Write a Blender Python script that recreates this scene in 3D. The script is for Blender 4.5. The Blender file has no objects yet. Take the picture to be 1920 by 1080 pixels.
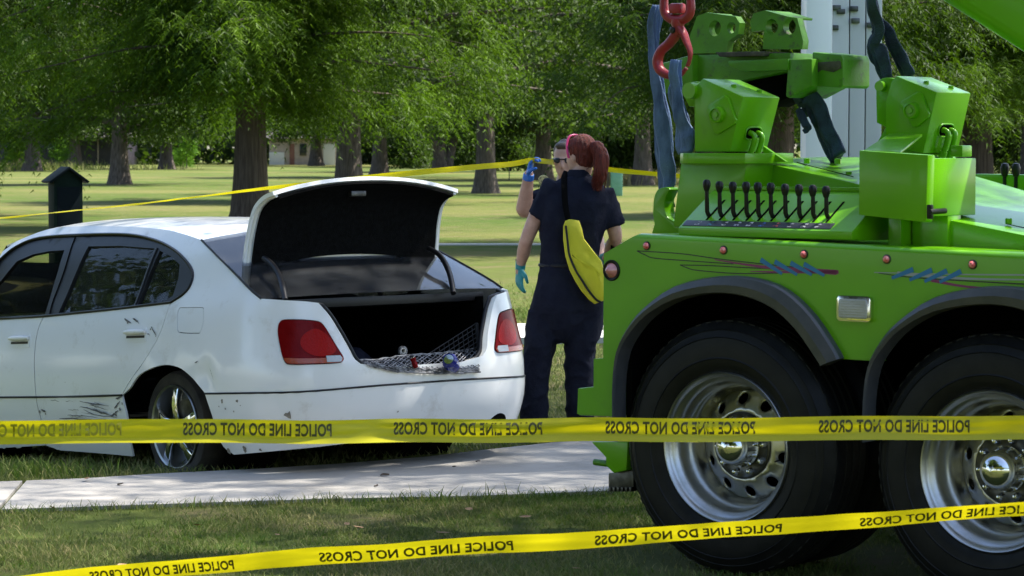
import bpy, bmesh, math, random
import numpy as np
from mathutils import Vector, Matrix, noise
from mathutils.geometry import delaunay_2d_cdt
random.seed(7)
rng = np.random.default_rng(7)
scene = bpy.context.scene
COL = scene.collection
PI = math.pi

# ------------------------------------------------------------------ camera, sky, sun
F = 5000.0                                   # focal length in pixels of the 1920 wide photograph
CAMZ = 1.73
TH = math.atan(265 / F)
cam_d = bpy.data.cameras.new('camera')
cam = bpy.data.objects.new('camera', cam_d)
COL.objects.link(cam)
cam.location = (0, 0, CAMZ)
cam.rotation_euler = (PI / 2 - TH, 0, 0)
cam_d.sensor_width = 36
cam_d.lens = F / 1920 * 36
cam_d.clip_start = 0.1
cam_d.clip_end = 4000
cam_d.dof.use_dof = True
cam_d.dof.focus_distance = 14.5
cam_d.dof.aperture_fstop = 10.5
scene.camera = cam

SUN_EL = math.radians(56)
SUN_AZ = math.radians(18)                    # measured from +X towards +Y
world = bpy.data.worlds.new('World')
scene.world = world
world.use_nodes = True
wn = world.node_tree
wn.nodes.clear()
sky = wn.nodes.new('ShaderNodeTexSky')
sky.sky_type = 'NISHITA'
sky.sun_disc = False
sky.sun_elevation = SUN_EL
sky.sun_rotation = PI / 2 - SUN_AZ
sky.dust_density = 1.5
bg = wn.nodes.new('ShaderNodeBackground')
bg.inputs['Strength'].default_value = 0.1
wo = wn.nodes.new('ShaderNodeOutputWorld')
wn.links.new(sky.outputs[0], bg.inputs[0])
wn.links.new(bg.outputs[0], wo.inputs[0])
sun_d = bpy.data.lights.new('sun', 'SUN')
sun_d.energy = 4.2
sun_d.angle = math.radians(0.5)
sun_d.color = (1.0, 0.95, 0.86)
sun = bpy.data.objects.new('sun', sun_d)
COL.objects.link(sun)
S = Vector((math.cos(SUN_EL) * math.cos(SUN_AZ), math.cos(SUN_EL) * math.sin(SUN_AZ), math.sin(SUN_EL)))
sun.rotation_euler = S.to_track_quat('Z', 'Y').to_euler()
sun.location = (20, 5, 40)
vs = scene.view_settings
vs.view_transform = 'Standard'
vs.look = 'None'
vs.gamma = 1
vs.use_curve_mapping = False
vs.exposure = 1.9

# ------------------------------------------------------------------ measuring helpers
CAMP = Vector((0, 0, CAMZ))
def ray(px, py):
    x = (px - 960) / F; y = (540 - py) / F
    return Vector((x, math.cos(TH) + y * math.sin(TH), -math.sin(TH) + y * math.cos(TH)))
def project(w):
    v = Vector(w) - CAMP
    zc = v.y * math.cos(TH) - v.z * math.sin(TH)
    yc = v.y * math.sin(TH) + v.z * math.cos(TH)
    return 960 + F * v.x / zc, 540 - F * yc / zc
def G(px, py, z=0.0):
    d = ray(px, py); k = (z - CAMZ) / d.z
    return CAMP + d * k
def AT(px, py, dist):
    d = ray(px, py); return CAMP + d * (dist / d.y)
class Frame:
    def __init__(s, o, yaw, pitch=0.0):
        s.m = Matrix.Translation(o) @ Matrix.Rotation(yaw, 4, 'Z') @ Matrix.Rotation(-pitch, 4, 'Y')
        s.i = s.m.inverted()
    def un(s, px, py, y=0.0):
        o = s.i @ CAMP; d = s.i.to_3x3() @ ray(px, py)
        k = (y - o.y) / d.y
        return o + d * k
    def unx(s, px, py, x=0.0):
        o = s.i @ CAMP; d = s.i.to_3x3() @ ray(px, py)
        k = (x - o.x) / d.x
        return o + d * k
    def w(s, p): return s.m @ Vector(p)

# ------------------------------------------------------------------ materials
def _mix(nt, a, b, fac):
    n = nt.nodes.new('ShaderNodeMix'); n.data_type = 'RGBA'
    for sck, v in ((n.inputs[6], a), (n.inputs[7], b)):
        if isinstance(v, (tuple, list)): sck.default_value = (*v[:3], 1)
        else: nt.links.new(v, sck)
    if isinstance(fac, (int, float)): n.inputs[0].default_value = fac
    else: nt.links.new(fac, n.inputs[0])
    return n.outputs[2]
def _noise(nt, scale, detail=4, rough=.55, vec=None, stretch=None):
    if vec is None:
        tc = nt.nodes.new('ShaderNodeTexCoord'); vec = tc.outputs['Object']
    if stretch:
        mp = nt.nodes.new('ShaderNodeMapping'); mp.inputs['Scale'].default_value = stretch
        nt.links.new(vec, mp.inputs[0]); vec = mp.outputs[0]
    n = nt.nodes.new('ShaderNodeTexNoise')
    n.inputs['Scale'].default_value = scale
    n.inputs['Detail'].default_value = detail
    n.inputs['Roughness'].default_value = rough
    nt.links.new(vec, n.inputs[0])
    return n.outputs[0]
def _ramp(nt, val, stops):
    r = nt.nodes.new('ShaderNodeValToRGB')
    e = r.color_ramp.elements
    while len(e) < len(stops): e.new(0.5)
    for el, (p, c) in zip(e, stops):
        el.position = p
        el.color = (c, c, c, 1) if isinstance(c, (int, float)) else (*c, 1)
    nt.links.new(val, r.inputs[0])
    return r.outputs[0]
MATS = {}
def mat(name, col, rough=.5, metal=0., col2=None, ns=8, lo=.35, hi=.65, bump=0., bs=60, coat=0., stretch=None, dirt=None, spec=.5, rvar=0.):
    """principled material; col2 is mixed in by noise; dirt=(colour, scale, lo, hi) a second layer of blotches"""
    m = bpy.data.materials.new(name); m.use_nodes = True
    nt = m.node_tree; p = nt.nodes['Principled BSDF']
    p.inputs['Roughness'].default_value = rough
    p.inputs['Metallic'].default_value = metal
    p.inputs['Coat Weight'].default_value = coat
    p.inputs['Coat Roughness'].default_value = .06
    p.inputs['Specular IOR Level'].default_value = spec
    c = (*col, 1)
    p.inputs['Base Color'].default_value = c
    out = None
    if col2 is not None:
        f = _ramp(nt, _noise(nt, ns, stretch=stretch), [(lo, 0.), (hi, 1.)])
        out = _mix(nt, col, col2, f)
    if dirt is not None:
        f = _ramp(nt, _noise(nt, dirt[1], detail=8, rough=.7), [(dirt[2], 0.), (dirt[3], 1.)])
        out = _mix(nt, out if out is not None else col, dirt[0], f)
        if rvar:
            rr = _ramp(nt, f, [(0., rough), (1., min(1., rough + rvar))])
            nt.links.new(rr, p.inputs['Roughness'])
    if out is not None: nt.links.new(out, p.inputs['Base Color'])
    if bump:
        b = nt.nodes.new('ShaderNodeBump'); b.inputs['Strength'].default_value = bump
        b.inputs['Distance'].default_value = .02
        nt.links.new(_noise(nt, bs, detail=6, stretch=stretch), b.inputs['Height'])
        nt.links.new(b.outputs[0], p.inputs['Normal'])
    MATS[name] = m
    return m
def leaf_mat(name, dark, light, trans=.35, rough=.55):
    m = bpy.data.materials.new(name); m.use_nodes = True
    nt = m.node_tree; nt.nodes.clear()
    at = nt.nodes.new('ShaderNodeAttribute'); at.attribute_name = 'tint'
    c = _mix(nt, dark, light, at.outputs['Fac'])
    p = nt.nodes.new('ShaderNodeBsdfPrincipled')
    p.inputs['Roughness'].default_value = rough
    p.inputs['Specular IOR Level'].default_value = .12
    nt.links.new(c, p.inputs['Base Color'])
    t = nt.nodes.new('ShaderNodeBsdfTranslucent')
    c2 = _mix(nt, c, (.16, .32, .01), .4)
    nt.links.new(c2, t.inputs[0])
    mx = nt.nodes.new('ShaderNodeMixShader'); mx.inputs[0].default_value = trans
    nt.links.new(p.outputs[0], mx.inputs[1]); nt.links.new(t.outputs[0], mx.inputs[2])
    o = nt.nodes.new('ShaderNodeOutputMaterial'); nt.links.new(mx.outputs[0], o.inputs[0])
    MATS[name] = m
    return m
def glass_mat(name, tint, refl=1.0, rough=.02, ior=1.5, dust_haze=0.):
    m = bpy.data.materials.new(name); m.use_nodes = True
    nt = m.node_tree; nt.nodes.clear()
    t = nt.nodes.new('ShaderNodeBsdfTransparent'); t.inputs[0].default_value = (*tint, 1)
    g = nt.nodes.new('ShaderNodeBsdfGlossy'); g.inputs['Roughness'].default_value = rough
    g.inputs[0].default_value = (refl, refl, refl, 1)
    f = nt.nodes.new('ShaderNodeFresnel'); f.inputs[0].default_value = ior
    mx = nt.nodes.new('ShaderNodeMixShader')
    nt.links.new(f.outputs[0], mx.inputs[0]); nt.links.new(t.outputs[0], mx.inputs[1]); nt.links.new(g.outputs[0], mx.inputs[2])
    if dust_haze:
        df = nt.nodes.new('ShaderNodeBsdfDiffuse'); df.inputs[0].default_value = (.28, .28, .28, 1)
        m2 = nt.nodes.new('ShaderNodeMixShader')
        f2 = _ramp(nt, _noise(nt, 2.2, detail=7, rough=.7, stretch=(1, .35, 1)), [(.3, dust_haze * .4), (.75, dust_haze * 1.6)])
        nt.links.new(f2, m2.inputs[0]); nt.links.new(mx.outputs[0], m2.inputs[1]); nt.links.new(df.outputs[0], m2.inputs[2]); mx = m2
    o = nt.nodes.new('ShaderNodeOutputMaterial'); nt.links.new(mx.outputs[0], o.inputs[0])
    MATS[name] = m
    return m

mat('white_paint', (.80, .80, .79), .28, coat=.6, col2=(.76, .765, .76), ns=1.6, dirt=((.47, .43, .36), 5, .58, .86), rvar=.3)
mat('cream_paint', (.74, .73, .68), .4, col2=(.6, .58, .5), ns=9, lo=.5, hi=.8)
mat('grime', (.13, .11, .085), .85, col2=(.3, .27, .22), ns=30)
mat('scuff', (.04, .04, .04), .8, col2=(.2, .19, .17), ns=50)
mat('black_trim', (.007, .007, .008), .4, spec=.3, bump=.02)
mat('black_matte', (.003, .003, .003), .9, spec=.05)
mat('carpet', (.004, .004, .004), .95, col2=(.007, .007, .007), ns=40, bump=.3, bs=200, spec=.03)
mat('shelf_cloth', (.22, .22, .23), .95, col2=(.17, .17, .175), ns=12)
mat('chrome', (.78, .78, .78), .1, 1.0, col2=(.6, .6, .6), ns=6, dirt=((.35, .33, .3), 12, .62, .9), rvar=.35)
mat('alloy', (.46, .46, .455), .3, 1.0, col2=(.48, .48, .46), ns=9, dirt=((.34, .32, .29), 4, .5, .9), rvar=.35, bump=.01)
mat('steel_dark', (.12, .12, .12), .4, .9, col2=(.05, .05, .05), ns=20)
mat('rubber', (.005, .0052, .006), .5, col2=(.010, .010, .010), ns=14, bump=.06, bs=120, spec=.22)
mat('rubber_dirty', (.022, .021, .02), .8, col2=(.05, .045, .038), ns=9, bump=.1, bs=90, spec=.3)
mat('flare_rubber', (.05, .053, .06), .36, col2=(.07, .07, .075), ns=16, bump=.03, bs=150)
mat('green_paint', (.125, .38, .002), .3, coat=.2, spec=.4, col2=(.11, .345, .002), ns=3, dirt=((.09, .22, .02), 7, .6, .92), rvar=.2)
mat('green_worn', (.09, .28, .004), .45, col2=(.07, .22, .008), ns=8, dirt=((.045, .045, .03), 6, .56, .64), bump=.12, bs=40)
mat('rust_dark', (.03, .028, .022), .7, col2=(.10, .085, .06), ns=14, bump=.3, bs=60)
mat('red_paint', (.36, .02, .03), .38, col2=(.25, .02, .025), ns=14, dirt=((.12, .05, .05), 18, .58, .75), bump=.1, bs=80)
mat('blue_webbing', (.12, .19, .34), .8, col2=(.04, .075, .16), ns=22, lo=.4, hi=.7, bump=.5, bs=180, stretch=(1, 1, .3))
mat('dark_webbing', (.018, .028, .06), .85, col2=(.035, .06, .12), ns=14, bump=.5, bs=150)
mat('white_column', (.86, .87, .88), .35, col2=(.82, .83, .84), ns=4, stretch=(1, 1, .1))  # sky light on the column's left face put into a whiter colour
mat('grey_column', (.55, .56, .57), .45, col2=(.48, .49, .5), ns=5, stretch=(1, 1, .1), dirt=((.3, .3, .3), 7, .65, .8))  # greyer tone for the panels that get less sky light
mat('marker_red', (.62, .05, .05), .15, coat=.8, col2=(.8, .25, .22), ns=60)
mat('lens_pink', (.62, .25, .22), .12, coat=1., col2=(.5, .15, .14), ns=40)
mat('lens_red', (.13, .001, .002), .2, spec=.08, coat=.05, col2=(.15, .003, .004), ns=20, bump=.1, bs=70)
mat('lens_bright', (.28, .004, .003), .2, spec=.1, coat=.05, bump=.2, bs=90)
mat('lens_amber', (.32, .05, .015), .15, coat=.5, bump=.2, bs=90)
mat('lens_clear', (.38, .39, .40), .25, .3, coat=.4, bump=.15, bs=110)
mat('decal_purple', (.22, .025, .10), .4)
mat('decal_black', (.01, .012, .014), .4)
mat('decal_blue', (.012, .16, .36), .4)
mat('decal_silver', (.3, .33, .33), .4)
mat('plate_black', (.02, .02, .025), .4)
mat('concrete', (.36, .338, .305), .85, col2=(.31, .29, .262), ns=2.2, dirt=((.20, .185, .16), 1.4, .50, .78), bump=.25, bs=90)
mat('concrete_far', (.40, .39, .36), .85, col2=(.42, .41, .38), ns=2, bump=.2, bs=50)
mat('bark', (.05, .04, .034), .95, spec=.1, col2=(.15, .125, .105), ns=5, lo=.3, hi=.75, bump=1.0, bs=9, stretch=(3, 3, .5))
mat('bark_cypress', (.045, .034, .027), .95, spec=.1, col2=(.12, .095, .078), ns=6, lo=.3, hi=.75, bump=1.0, bs=10, stretch=(4, 4, .25))
mat('navy_cloth', (.011, .012, .022), .85, col2=(.016, .018, .03), ns=10, bump=.3, bs=45, spec=.06)
mat('skin', (.52, .30, .22), .5, col2=(.45, .24, .175), ns=25, bump=.05, bs=200)
mat('red_hair', (.06, .009, .005), .5, col2=(.15, .022, .010), ns=20, stretch=(6, 6, .5), bump=.5, bs=60, spec=.25)
mat('brown_hair', (.04, .022, .012), .45, col2=(.08, .045, .025), ns=20, stretch=(6, 6, .6), bump=.5, bs=60)
mat('glove_teal', (.01, .27, .29), .4, col2=(.01, .2, .22), ns=30, bump=.15, bs=120)
mat('glove_blue', (.02, .15, .55), .4, col2=(.02, .11, .42), ns=30, bump=.15, bs=120)
mat('pink_plastic', (.6, .03, .15), .35)
mat('bag_yellow', (.66, .60, .015), .55, col2=(.58, .52, .012), ns=6, bump=.3, bs=14)
mat('patch_cream', (.6, .55, .25), .8, col2=(.12, .1, .05), ns=90)
mat('shoe_black', (.012, .012, .012), .45)
mat('post_green', (.005, .011, .009), .6, col2=(.007, .014, .011), ns=12, spec=.02)
mat('post_dark', (.005, .008, .010), .6, spec=.02)
mat('utility_green', (.13, .30, .20), .6, col2=(.17, .36, .25), ns=6)
mat('wall_pale', (.36, .29, .25), .9, col2=(.28, .23, .2), ns=3)
mat('wall_white', (.5, .49, .47), .8)
mat('brick_far', (.2, .09, .065), .9, col2=(.14, .06, .045), ns=6)
mat('roof_dark', (.035, .03, .035), .85, col2=(.06, .05, .05), ns=5)
mat('dark_far', (.012, .012, .022), .6, col2=(.025, .02, .03), ns=2)
mat('window_dark', (.02, .025, .03), .1)
mat('blue_plastic', (.006, .013, .20), .25, coat=.5)
mat('net_cord', (.26, .26, .27), .7, col2=(.08, .08, .085), ns=25, lo=.45, hi=.55)
mat('net_black', (.02, .02, .022), .8)
mat('dry_leaf', (.24, .13, .06), .8, col2=(.34, .22, .11), ns=30)
mat('bark_chip', (.06, .045, .035), .9)
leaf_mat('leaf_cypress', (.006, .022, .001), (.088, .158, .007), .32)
leaf_mat('leaf_cypress_dark', (.004, .015, .001), (.038, .074, .005), .28)  # darker copy of the cypress leaf; top-left crown's shade put into colour
leaf_mat('leaf_oak', (.006, .016, .003), (.054, .086, .018), .26)
leaf_mat('leaf_far', (.006, .013, .006), (.024, .038, .014), .2)
leaf_mat('leaf_sapling', (.05, .13, .012), (.12, .25, .02), .4)
leaf_mat('blade', (.066, .118, .024), (.30, .24, .12), .25, .8)
glass_mat('tinted_glass', (.66, .72, .67), 1.0, ior=1.28, dust_haze=.02)
glass_mat('clear_glass', (.82, .86, .82), 1.0, ior=1.3)
glass_mat('rear_glass', (.62, .66, .70), 1.0, ior=1.5, dust_haze=.05)  # dust film also lightens the pane in place of reflected light

def tape_mat():
    m = bpy.data.materials.new('tape_yellow'); m.use_nodes = True
    nt = m.node_tree; p = nt.nodes['Principled BSDF']
    c = _mix(nt, (.52, .48, .004), (.44, .41, .004), _noise(nt, 5, detail=3))
    nt.links.new(c, p.inputs['Base Color']); p.inputs['Roughness'].default_value = .35
    t = nt.nodes.new('ShaderNodeBsdfTranslucent'); t.inputs[0].default_value = (.62, .54, .006, 1)
    mx = nt.nodes.new('ShaderNodeMixShader'); mx.inputs[0].default_value = .35
    nt.links.new(p.outputs[0], mx.inputs[1]); nt.links.new(t.outputs[0], mx.inputs[2])
    nt.links.new(mx.outputs[0], nt.nodes['Material Output'].inputs[0])
    MATS['tape_yellow'] = m
tape_mat()
mat('tape_ink', (.04, .042, .003), .5)
mat('tape_ink_faded', (.28, .26, .008), .5)

def lawn_mat(name, a, b, c, s1, s2):
    m = bpy.data.materials.new(name); m.use_nodes = True
    nt = m.node_tree; p = nt.nodes['Principled BSDF']
    p.inputs['Roughness'].default_value = .95; p.inputs['Specular IOR Level'].default_value = .1
    f1 = _ramp(nt, _noise(nt, s1, detail=5, stretch=(.5, 1, 1)), [(.4, 0.), (.62, 1.)])
    f2 = _ramp(nt, _noise(nt, s2, detail=8, rough=.75), [(.35, 0.), (.7, 1.)])
    o = _mix(nt, a, b, f1)
    f3 = nt.nodes.new('ShaderNodeMath'); f3.operation = 'MULTIPLY'
    nt.links.new(f2, f3.inputs[0]); f3.inputs[1].default_value = .6
    o = _mix(nt, o, c, f3.outputs[0])
    f4 = _ramp(nt, _noise(nt, 1.1, detail=7, rough=.7), [(.5, 0.), (.68, .75)])
    o = _mix(nt, o, (.15, .115, .065), f4)
    nt.links.new(o, p.inputs['Base Color'])
    bm_ = nt.nodes.new('ShaderNodeBump'); bm_.inputs['Strength'].default_value = .8; bm_.inputs['Distance'].default_value = .06
    nt.links.new(_noise(nt, 14, detail=8, rough=.8), bm_.inputs['Height'])
    nt.links.new(bm_.outputs[0], p.inputs['Normal'])
    MATS[name] = m
lawn_mat('lawn', (.062, .098, .015), (.14, .14, .042), (.038, .062, .010), .09, 2.5)

# ------------------------------------------------------------------ object helpers
def tag(o, label=None, cat=None, group=None, kind=None):
    if label: o['label'] = label
    if cat: o['category'] = cat
    if group: o['group'] = group
    if kind: o['kind'] = kind
    return o
def thing(name, label, cat, m=None, group=None):
    o = bpy.data.objects.new(name, None); COL.objects.link(o)
    o.empty_display_size = .1
    if m is not None: o.matrix_world = m if isinstance(m, Matrix) else Matrix.Translation(m)
    return tag(o, label, cat, group)
def link(name, me, m=None, parent=None, smooth=True, ang=35):
    o = bpy.data.objects.new(name, me); COL.objects.link(o)
    if m is not None and len(me.materials) == 0: me.materials.append(MATS[m] if isinstance(m, str) else m)
    if parent is not None: o.parent = parent
    if smooth and len(me.polygons):
        me.shade_smooth()
        if ang < 180: me.set_sharp_from_angle(angle=math.radians(ang))
    return o
def pyobj(name, V, Fc, m, parent=None, smooth=True, ang=35):
    me = bpy.data.meshes.new(name); me.from_pydata([tuple(v) for v in V], [], Fc); me.update()
    return link(name, me, m, parent, smooth, ang)
def bmobj(name, bm, m, parent=None, smooth=True, ang=35):
    bmesh.ops.recalc_face_normals(bm, faces=bm.faces)
    me = bpy.data.meshes.new(name); bm.to_mesh(me); bm.free()
    return link(name, me, m, parent, smooth, ang)
def np_mesh(name, V, Fc, tint=None):
    me = bpy.data.meshes.new(name)
    n, k = Fc.shape
    me.vertices.add(len(V)); me.vertices.foreach_set('co', V.astype(np.float32).ravel())
    me.loops.add(n * k); me.loops.foreach_set('vertex_index', Fc.astype(np.int32).ravel())
    me.polygons.add(n)
    me.polygons.foreach_set('loop_start', np.arange(0, n * k, k, dtype=np.int32))
    if tint is not None:
        a = me.attributes.new('tint', 'FLOAT', 'POINT'); a.data.foreach_set('value', tint.astype(np.float32))
    me.update(calc_edges=True)
    return me
def solid_add(bm, A, B, bevel=0., seg=2):
    """solid between two matching polygons A and B (lists of 3-D points)"""
    va = [bm.verts.new(p) for p in A]; vb = [bm.verts.new(p) for p in B]
    n = len(A); fs = [bm.faces.new(va), bm.faces.new(vb[::-1])]
    for i in range(n):
        fs.append(bm.faces.new((va[i], vb[i], vb[(i + 1) % n], va[(i + 1) % n])))
    if bevel:
        es = list({e for f in fs for e in f.edges})
        bmesh.ops.recalc_face_normals(bm, faces=fs)
        bmesh.ops.bevel(bm, geom=es, offset=bevel, segments=seg, affect='EDGES', profile=.6, clamp_overlap=True)
def solid(name, A, B, m, parent=None, bevel=.004, seg=2):
    bm = bmesh.new(); solid_add(bm, A, B, bevel, seg)
    return bmobj(name, bm, m, parent)
def box_add(bm, c, s, bevel=0., rot=None):
    x, y, z = s[0] / 2, s[1] / 2, s[2] / 2
    A = [Vector(p) for p in ((-x, -y, -z), (x, -y, -z), (x, y, -z), (-x, y, -z))]
    B = [p + Vector((0, 0, 2 * z)) for p in A]
    R = rot if rot is not None else Matrix.Identity(3)
    solid_add(bm, [R @ p + Vector(c) for p in A], [R @ p + Vector(c) for p in B], bevel)
def box(name, c, s, m, parent=None, bevel=.004, rot=None):
    bm = bmesh.new(); box_add(bm, c, s, bevel, rot); return bmobj(name, bm, m, parent)
def crv(pts, n=6, closed=False):
    """Catmull-Rom through pts (tuples of any length)"""
    P = [np.array(p, float) for p in pts]
    out = []
    N = len(P); rng_ = range(N if closed else N - 1)
    for i in rng_:
        p1 = P[i]; p2 = P[(i + 1) % N]
        p0 = P[i - 1] if (i > 0 or closed) else 2 * p1 - p2
        p3 = P[(i + 2) % N] if (i + 2 < N or closed) else 2 * p2 - p1
        for k in range(n):
            t = k / n
            out.append(.5 * ((2 * p1) + (-p0 + p2) * t + (2 * p0 - 5 * p1 + 4 * p2 - p3) * t * t + (-p0 + 3 * p1 - 3 * p2 + p3) * t ** 3))
    if not closed: out.append(P[-1])
    return [tuple(o) for o in out]
def tube_add(bm, pts, r, seg=8, closed=False, flat=1.0, up=None):
    P = [Vector(p) for p in pts]; n = len(P)
    R = list(r) if isinstance(r, (list, tuple, np.ndarray)) else [r] * n
    if len(R) != n: R = list(np.interp(np.linspace(0, 1, n), np.linspace(0, 1, len(R)), R))
    rings = []; nrm = None
    for i in range(n):
        a = P[(i - 1) % n] if (closed or i > 0) else P[i]
        b = P[(i + 1) % n] if (closed or i < n - 1) else P[i]
        t = (b - a).normalized() if (b - a).length > 1e-9 else Vector((0, 0, 1))
        if nrm is None:
            ref = Vector(up) if up is not None else (Vector((0, 0, 1)) if abs(t.z) < .9 else Vector((1, 0, 0)))
            nrm = (ref - t * ref.dot(t)).normalized()
        else:
            nrm = (nrm - t * nrm.dot(t)).normalized()
        bn = t.cross(nrm)
        rings.append([bm.verts.new(P[i] + (nrm * math.cos(2 * PI * k / seg) * flat + bn * math.sin(2 * PI * k / seg)) * R[i]) for k in range(seg)])
    for i in range(n if closed else n - 1):
        A = rings[i]; B = rings[(i + 1) % n]
        for k in range(seg): bm.faces.new((A[k], A[(k + 1) % seg], B[(k + 1) % seg], B[k]))
    if not closed:
        bm.faces.new(rings[0][::-1]); bm.faces.new(rings[-1])
def tube(name, pts, r, m, parent=None, seg=8, closed=False, flat=1.0, up=None, ang=60):
    bm = bmesh.new(); tube_add(bm, pts, r, seg, closed, flat, up); return bmobj(name, bm, m, parent, ang=ang)
def lathe_add(bm, prof, c, seg=48, axis='Y', closed=False):
    """profile of (r, h) turned about the axis through c"""
    rings = []
    for r, h in prof:
        ring = []
        for k in range(seg):
            a = 2 * PI * k / seg
            if axis == 'Y': p = (c[0] + r * math.cos(a), c[1] + h, c[2] + r * math.sin(a))
            elif axis == 'Z': p = (c[0] + r * math.cos(a), c[1] + r * math.sin(a), c[2] + h)
            else: p = (c[0] + h, c[1] + r * math.cos(a), c[2] + r * math.sin(a))
            ring.append(bm.verts.new(p))
        rings.append(ring)
    m = len(rings)
    for i in range(m if closed else m - 1):
        A = rings[i]; B = rings[(i + 1) % m]
        for k in range(seg): bm.faces.new((A[k], A[(k + 1) % seg], B[(k + 1) % seg], B[k]))
    if not closed:
        if prof[0][0] < .03: bm.faces.new(rings[0][::-1])
        if prof[-1][0] < .03: bm.faces.new(rings[-1])
def lathe(name, prof, c, m, parent=None, seg=48, axis='Y', ang=40, closed=False):
    bm = bmesh.new(); lathe_add(bm, prof, c, seg, axis, closed); return bmobj(name, bm, m, parent, ang=ang)
def dens(poly, step=.04):
    out = []; n = len(poly)
    for i in range(n):
        a = np.array(poly[i], float); b = np.array(poly[(i + 1) % n], float); k = max(1, int(np.hypot(*(b - a)) / step))
        out += [tuple(a + (b - a) * j / k) for j in range(k)]
    return out
def in_poly(p, poly):
    x, y = p; c = False; n = len(poly); j = n - 1
    for i in range(n):
        xi, yi = poly[i][0], poly[i][1]; xj, yj = poly[j][0], poly[j][1]
        if (yi > y) != (yj > y) and x < (xj - xi) * (y - yi) / (yj - yi) + xi: c = not c
        j = i
    return c
def seg_dist(p, poly):
    P = np.array(poly, float); Q = np.roll(P, -1, 0); d = Q - P
    t = np.clip(((np.array(p) - P) * d).sum(1) / np.maximum((d * d).sum(1), 1e-12), 0, 1)
    return np.sqrt((((P + d * t[:, None]) - np.array(p)) ** 2).sum(1)).min()
def cdt(outline, holes=(), grid=.04):
    """triangles of a 2-D polygon with holes and inner grid points"""
    V = []; E = []
    for loop in [outline] + list(holes):
        b = len(V); n = len(loop)
        V += [Vector((p[0], p[1])) for p in loop]
        E += [(b + i, b + (i + 1) % n) for i in range(n)]
    xs = [p[0] for p in outline]; ys = [p[1] for p in outline]
    x = min(xs) + grid / 2; row = 0
    while x < max(xs):
        y = min(ys) + grid * (.5 if row % 2 else .75)
        while y < max(ys):
            if in_poly((x, y), outline) and not any(in_poly((x, y), h) for h in holes):
                if seg_dist((x, y), outline) > grid * .35 and all(seg_dist((x, y), h) > grid * .35 for h in holes):
                    V.append(Vector((x, y)))
            y += grid
        x += grid; row += 1
    r = delaunay_2d_cdt(V, E, [], 0, 1e-6)
    vo = [(v.x, v.y) for v in r[0]]; fo = []
    for f in r[2]:
        cx = sum(vo[i][0] for i in f) / len(f); cy = sum(vo[i][1] for i in f) / len(f)
        if in_poly((cx, cy), outline) and not any(in_poly((cx, cy), h) for h in holes): fo.append(list(f))
    return vo, fo
def remeshed(name, bm, voxel, m, parent=None, smooth=6, fn=None):
    """one continuous surface from overlapping closed shapes"""
    bmesh.ops.recalc_face_normals(bm, faces=bm.faces)
    me = bpy.data.meshes.new('raw_shape'); bm.to_mesh(me); bm.free()
    o = bpy.data.objects.new('raw_shape', me); COL.objects.link(o)
    r = o.modifiers.new('r', 'REMESH'); r.mode = 'VOXEL'; r.voxel_size = voxel
    s = o.modifiers.new('s', 'SMOOTH'); s.factor = .5; s.iterations = smooth
    dg = bpy.context.evaluated_depsgraph_get()
    me2 = bpy.data.meshes.new_from_object(o.evaluated_get(dg)); me2.name = name
    bpy.data.objects.remove(o); bpy.data.meshes.remove(me)
    if fn:
        me2.update()
        nr = [Vector(v.normal) for v in me2.vertices]
        for v, q in zip(me2.vertices, nr): v.co = v.co + q * fn(v.co, q)
    me2.materials.clear()
    return link(name, me2, m, parent, True, 180)

# ------------------------------------------------------------------ ground
def ss(a, b, x):
    t = min(1, max(0, (x - a) / (b - a))); return t * t * (3 - 2 * t)
def terrain(x, y):
    z = -.05 * ss(13.9, 14.3, y + .12 * (x + 1)) * (1 - ss(.2, 1.2, x)) * (1 - ss(20, 26, y))
    z -= .20 * ss(14.2, 17, y) * (1 - ss(-3.2, -1.2, x)) * (1 - ss(18, 22, y)) * ss(-12, -6, x)
    return z
gx = sorted(set(list(np.arange(-8, 8.01, .4)) + [-1500, -600, -250, -120, -60, -30, -18, -12, 12, 18, 30, 60, 120, 250, 600, 1500]))
gy = sorted(set([-1500, -400, -100, -40, -15, -5, 0, 4, 8] + list(np.arange(9, 36, .4)) + [40, 46, 54, 64, 80, 100, 130, 170, 220, 300, 450, 800, 2000]))
V = [(x, y, terrain(x, y)) for y in gy for x in gx]
nx = len(gx)
Fc = [(j * nx + i, j * nx + i + 1, (j + 1) * nx + i + 1, (j + 1) * nx + i) for j in range(len(gy) - 1) for i in range(nx - 1)]
tag(pyobj('ground', V, Fc, 'lawn', ang=180), kind='structure')

def sheet(name, px_poly, m, z0, th=.03, grid=.35, world_poly=None):
    poly = world_poly or [tuple(G(*p)[:2]) for p in px_poly]
    vo, fo = cdt(poly, grid=grid)
    bm = bmesh.new()
    top = [bm.verts.new((x, y, max(terrain(x, y), -.012) + z0)) for x, y in vo]
    for f in fo:
        try: bm.faces.new([top[i] for i in f])
        except ValueError: pass
    bmesh.ops.recalc_face_normals(bm, faces=bm.faces)
    if sum(f.normal.z for f in bm.faces) < 0: bmesh.ops.reverse_faces(bm, faces=bm.faces)
    be = [e for e in bm.edges if e.is_boundary]
    r = bmesh.ops.extrude_edge_only(bm, edges=be)
    for v in r['geom']:
        if isinstance(v, bmesh.types.BMVert): v.co.z -= th + .06
    me = bpy.data.meshes.new(name); bm.to_mesh(me); bm.free()
    return link(name, me, m, ang=30)
near_edge = [(-260, 975), (0, 962), (150, 957), (300, 952), (600, 942), (900, 936), (1180, 925), (1500, 912), (2000, 895)]
far_edge = [(2000, 800), (1500, 812), (1130, 826), (1040, 831), (900, 846), (800, 858), (640, 871), (480, 881), (300, 894), (160, 903), (0, 909), (-260, 918)]
path_near_poly = [tuple(G(*p)[:2]) for p in near_edge + far_edge]
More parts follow.
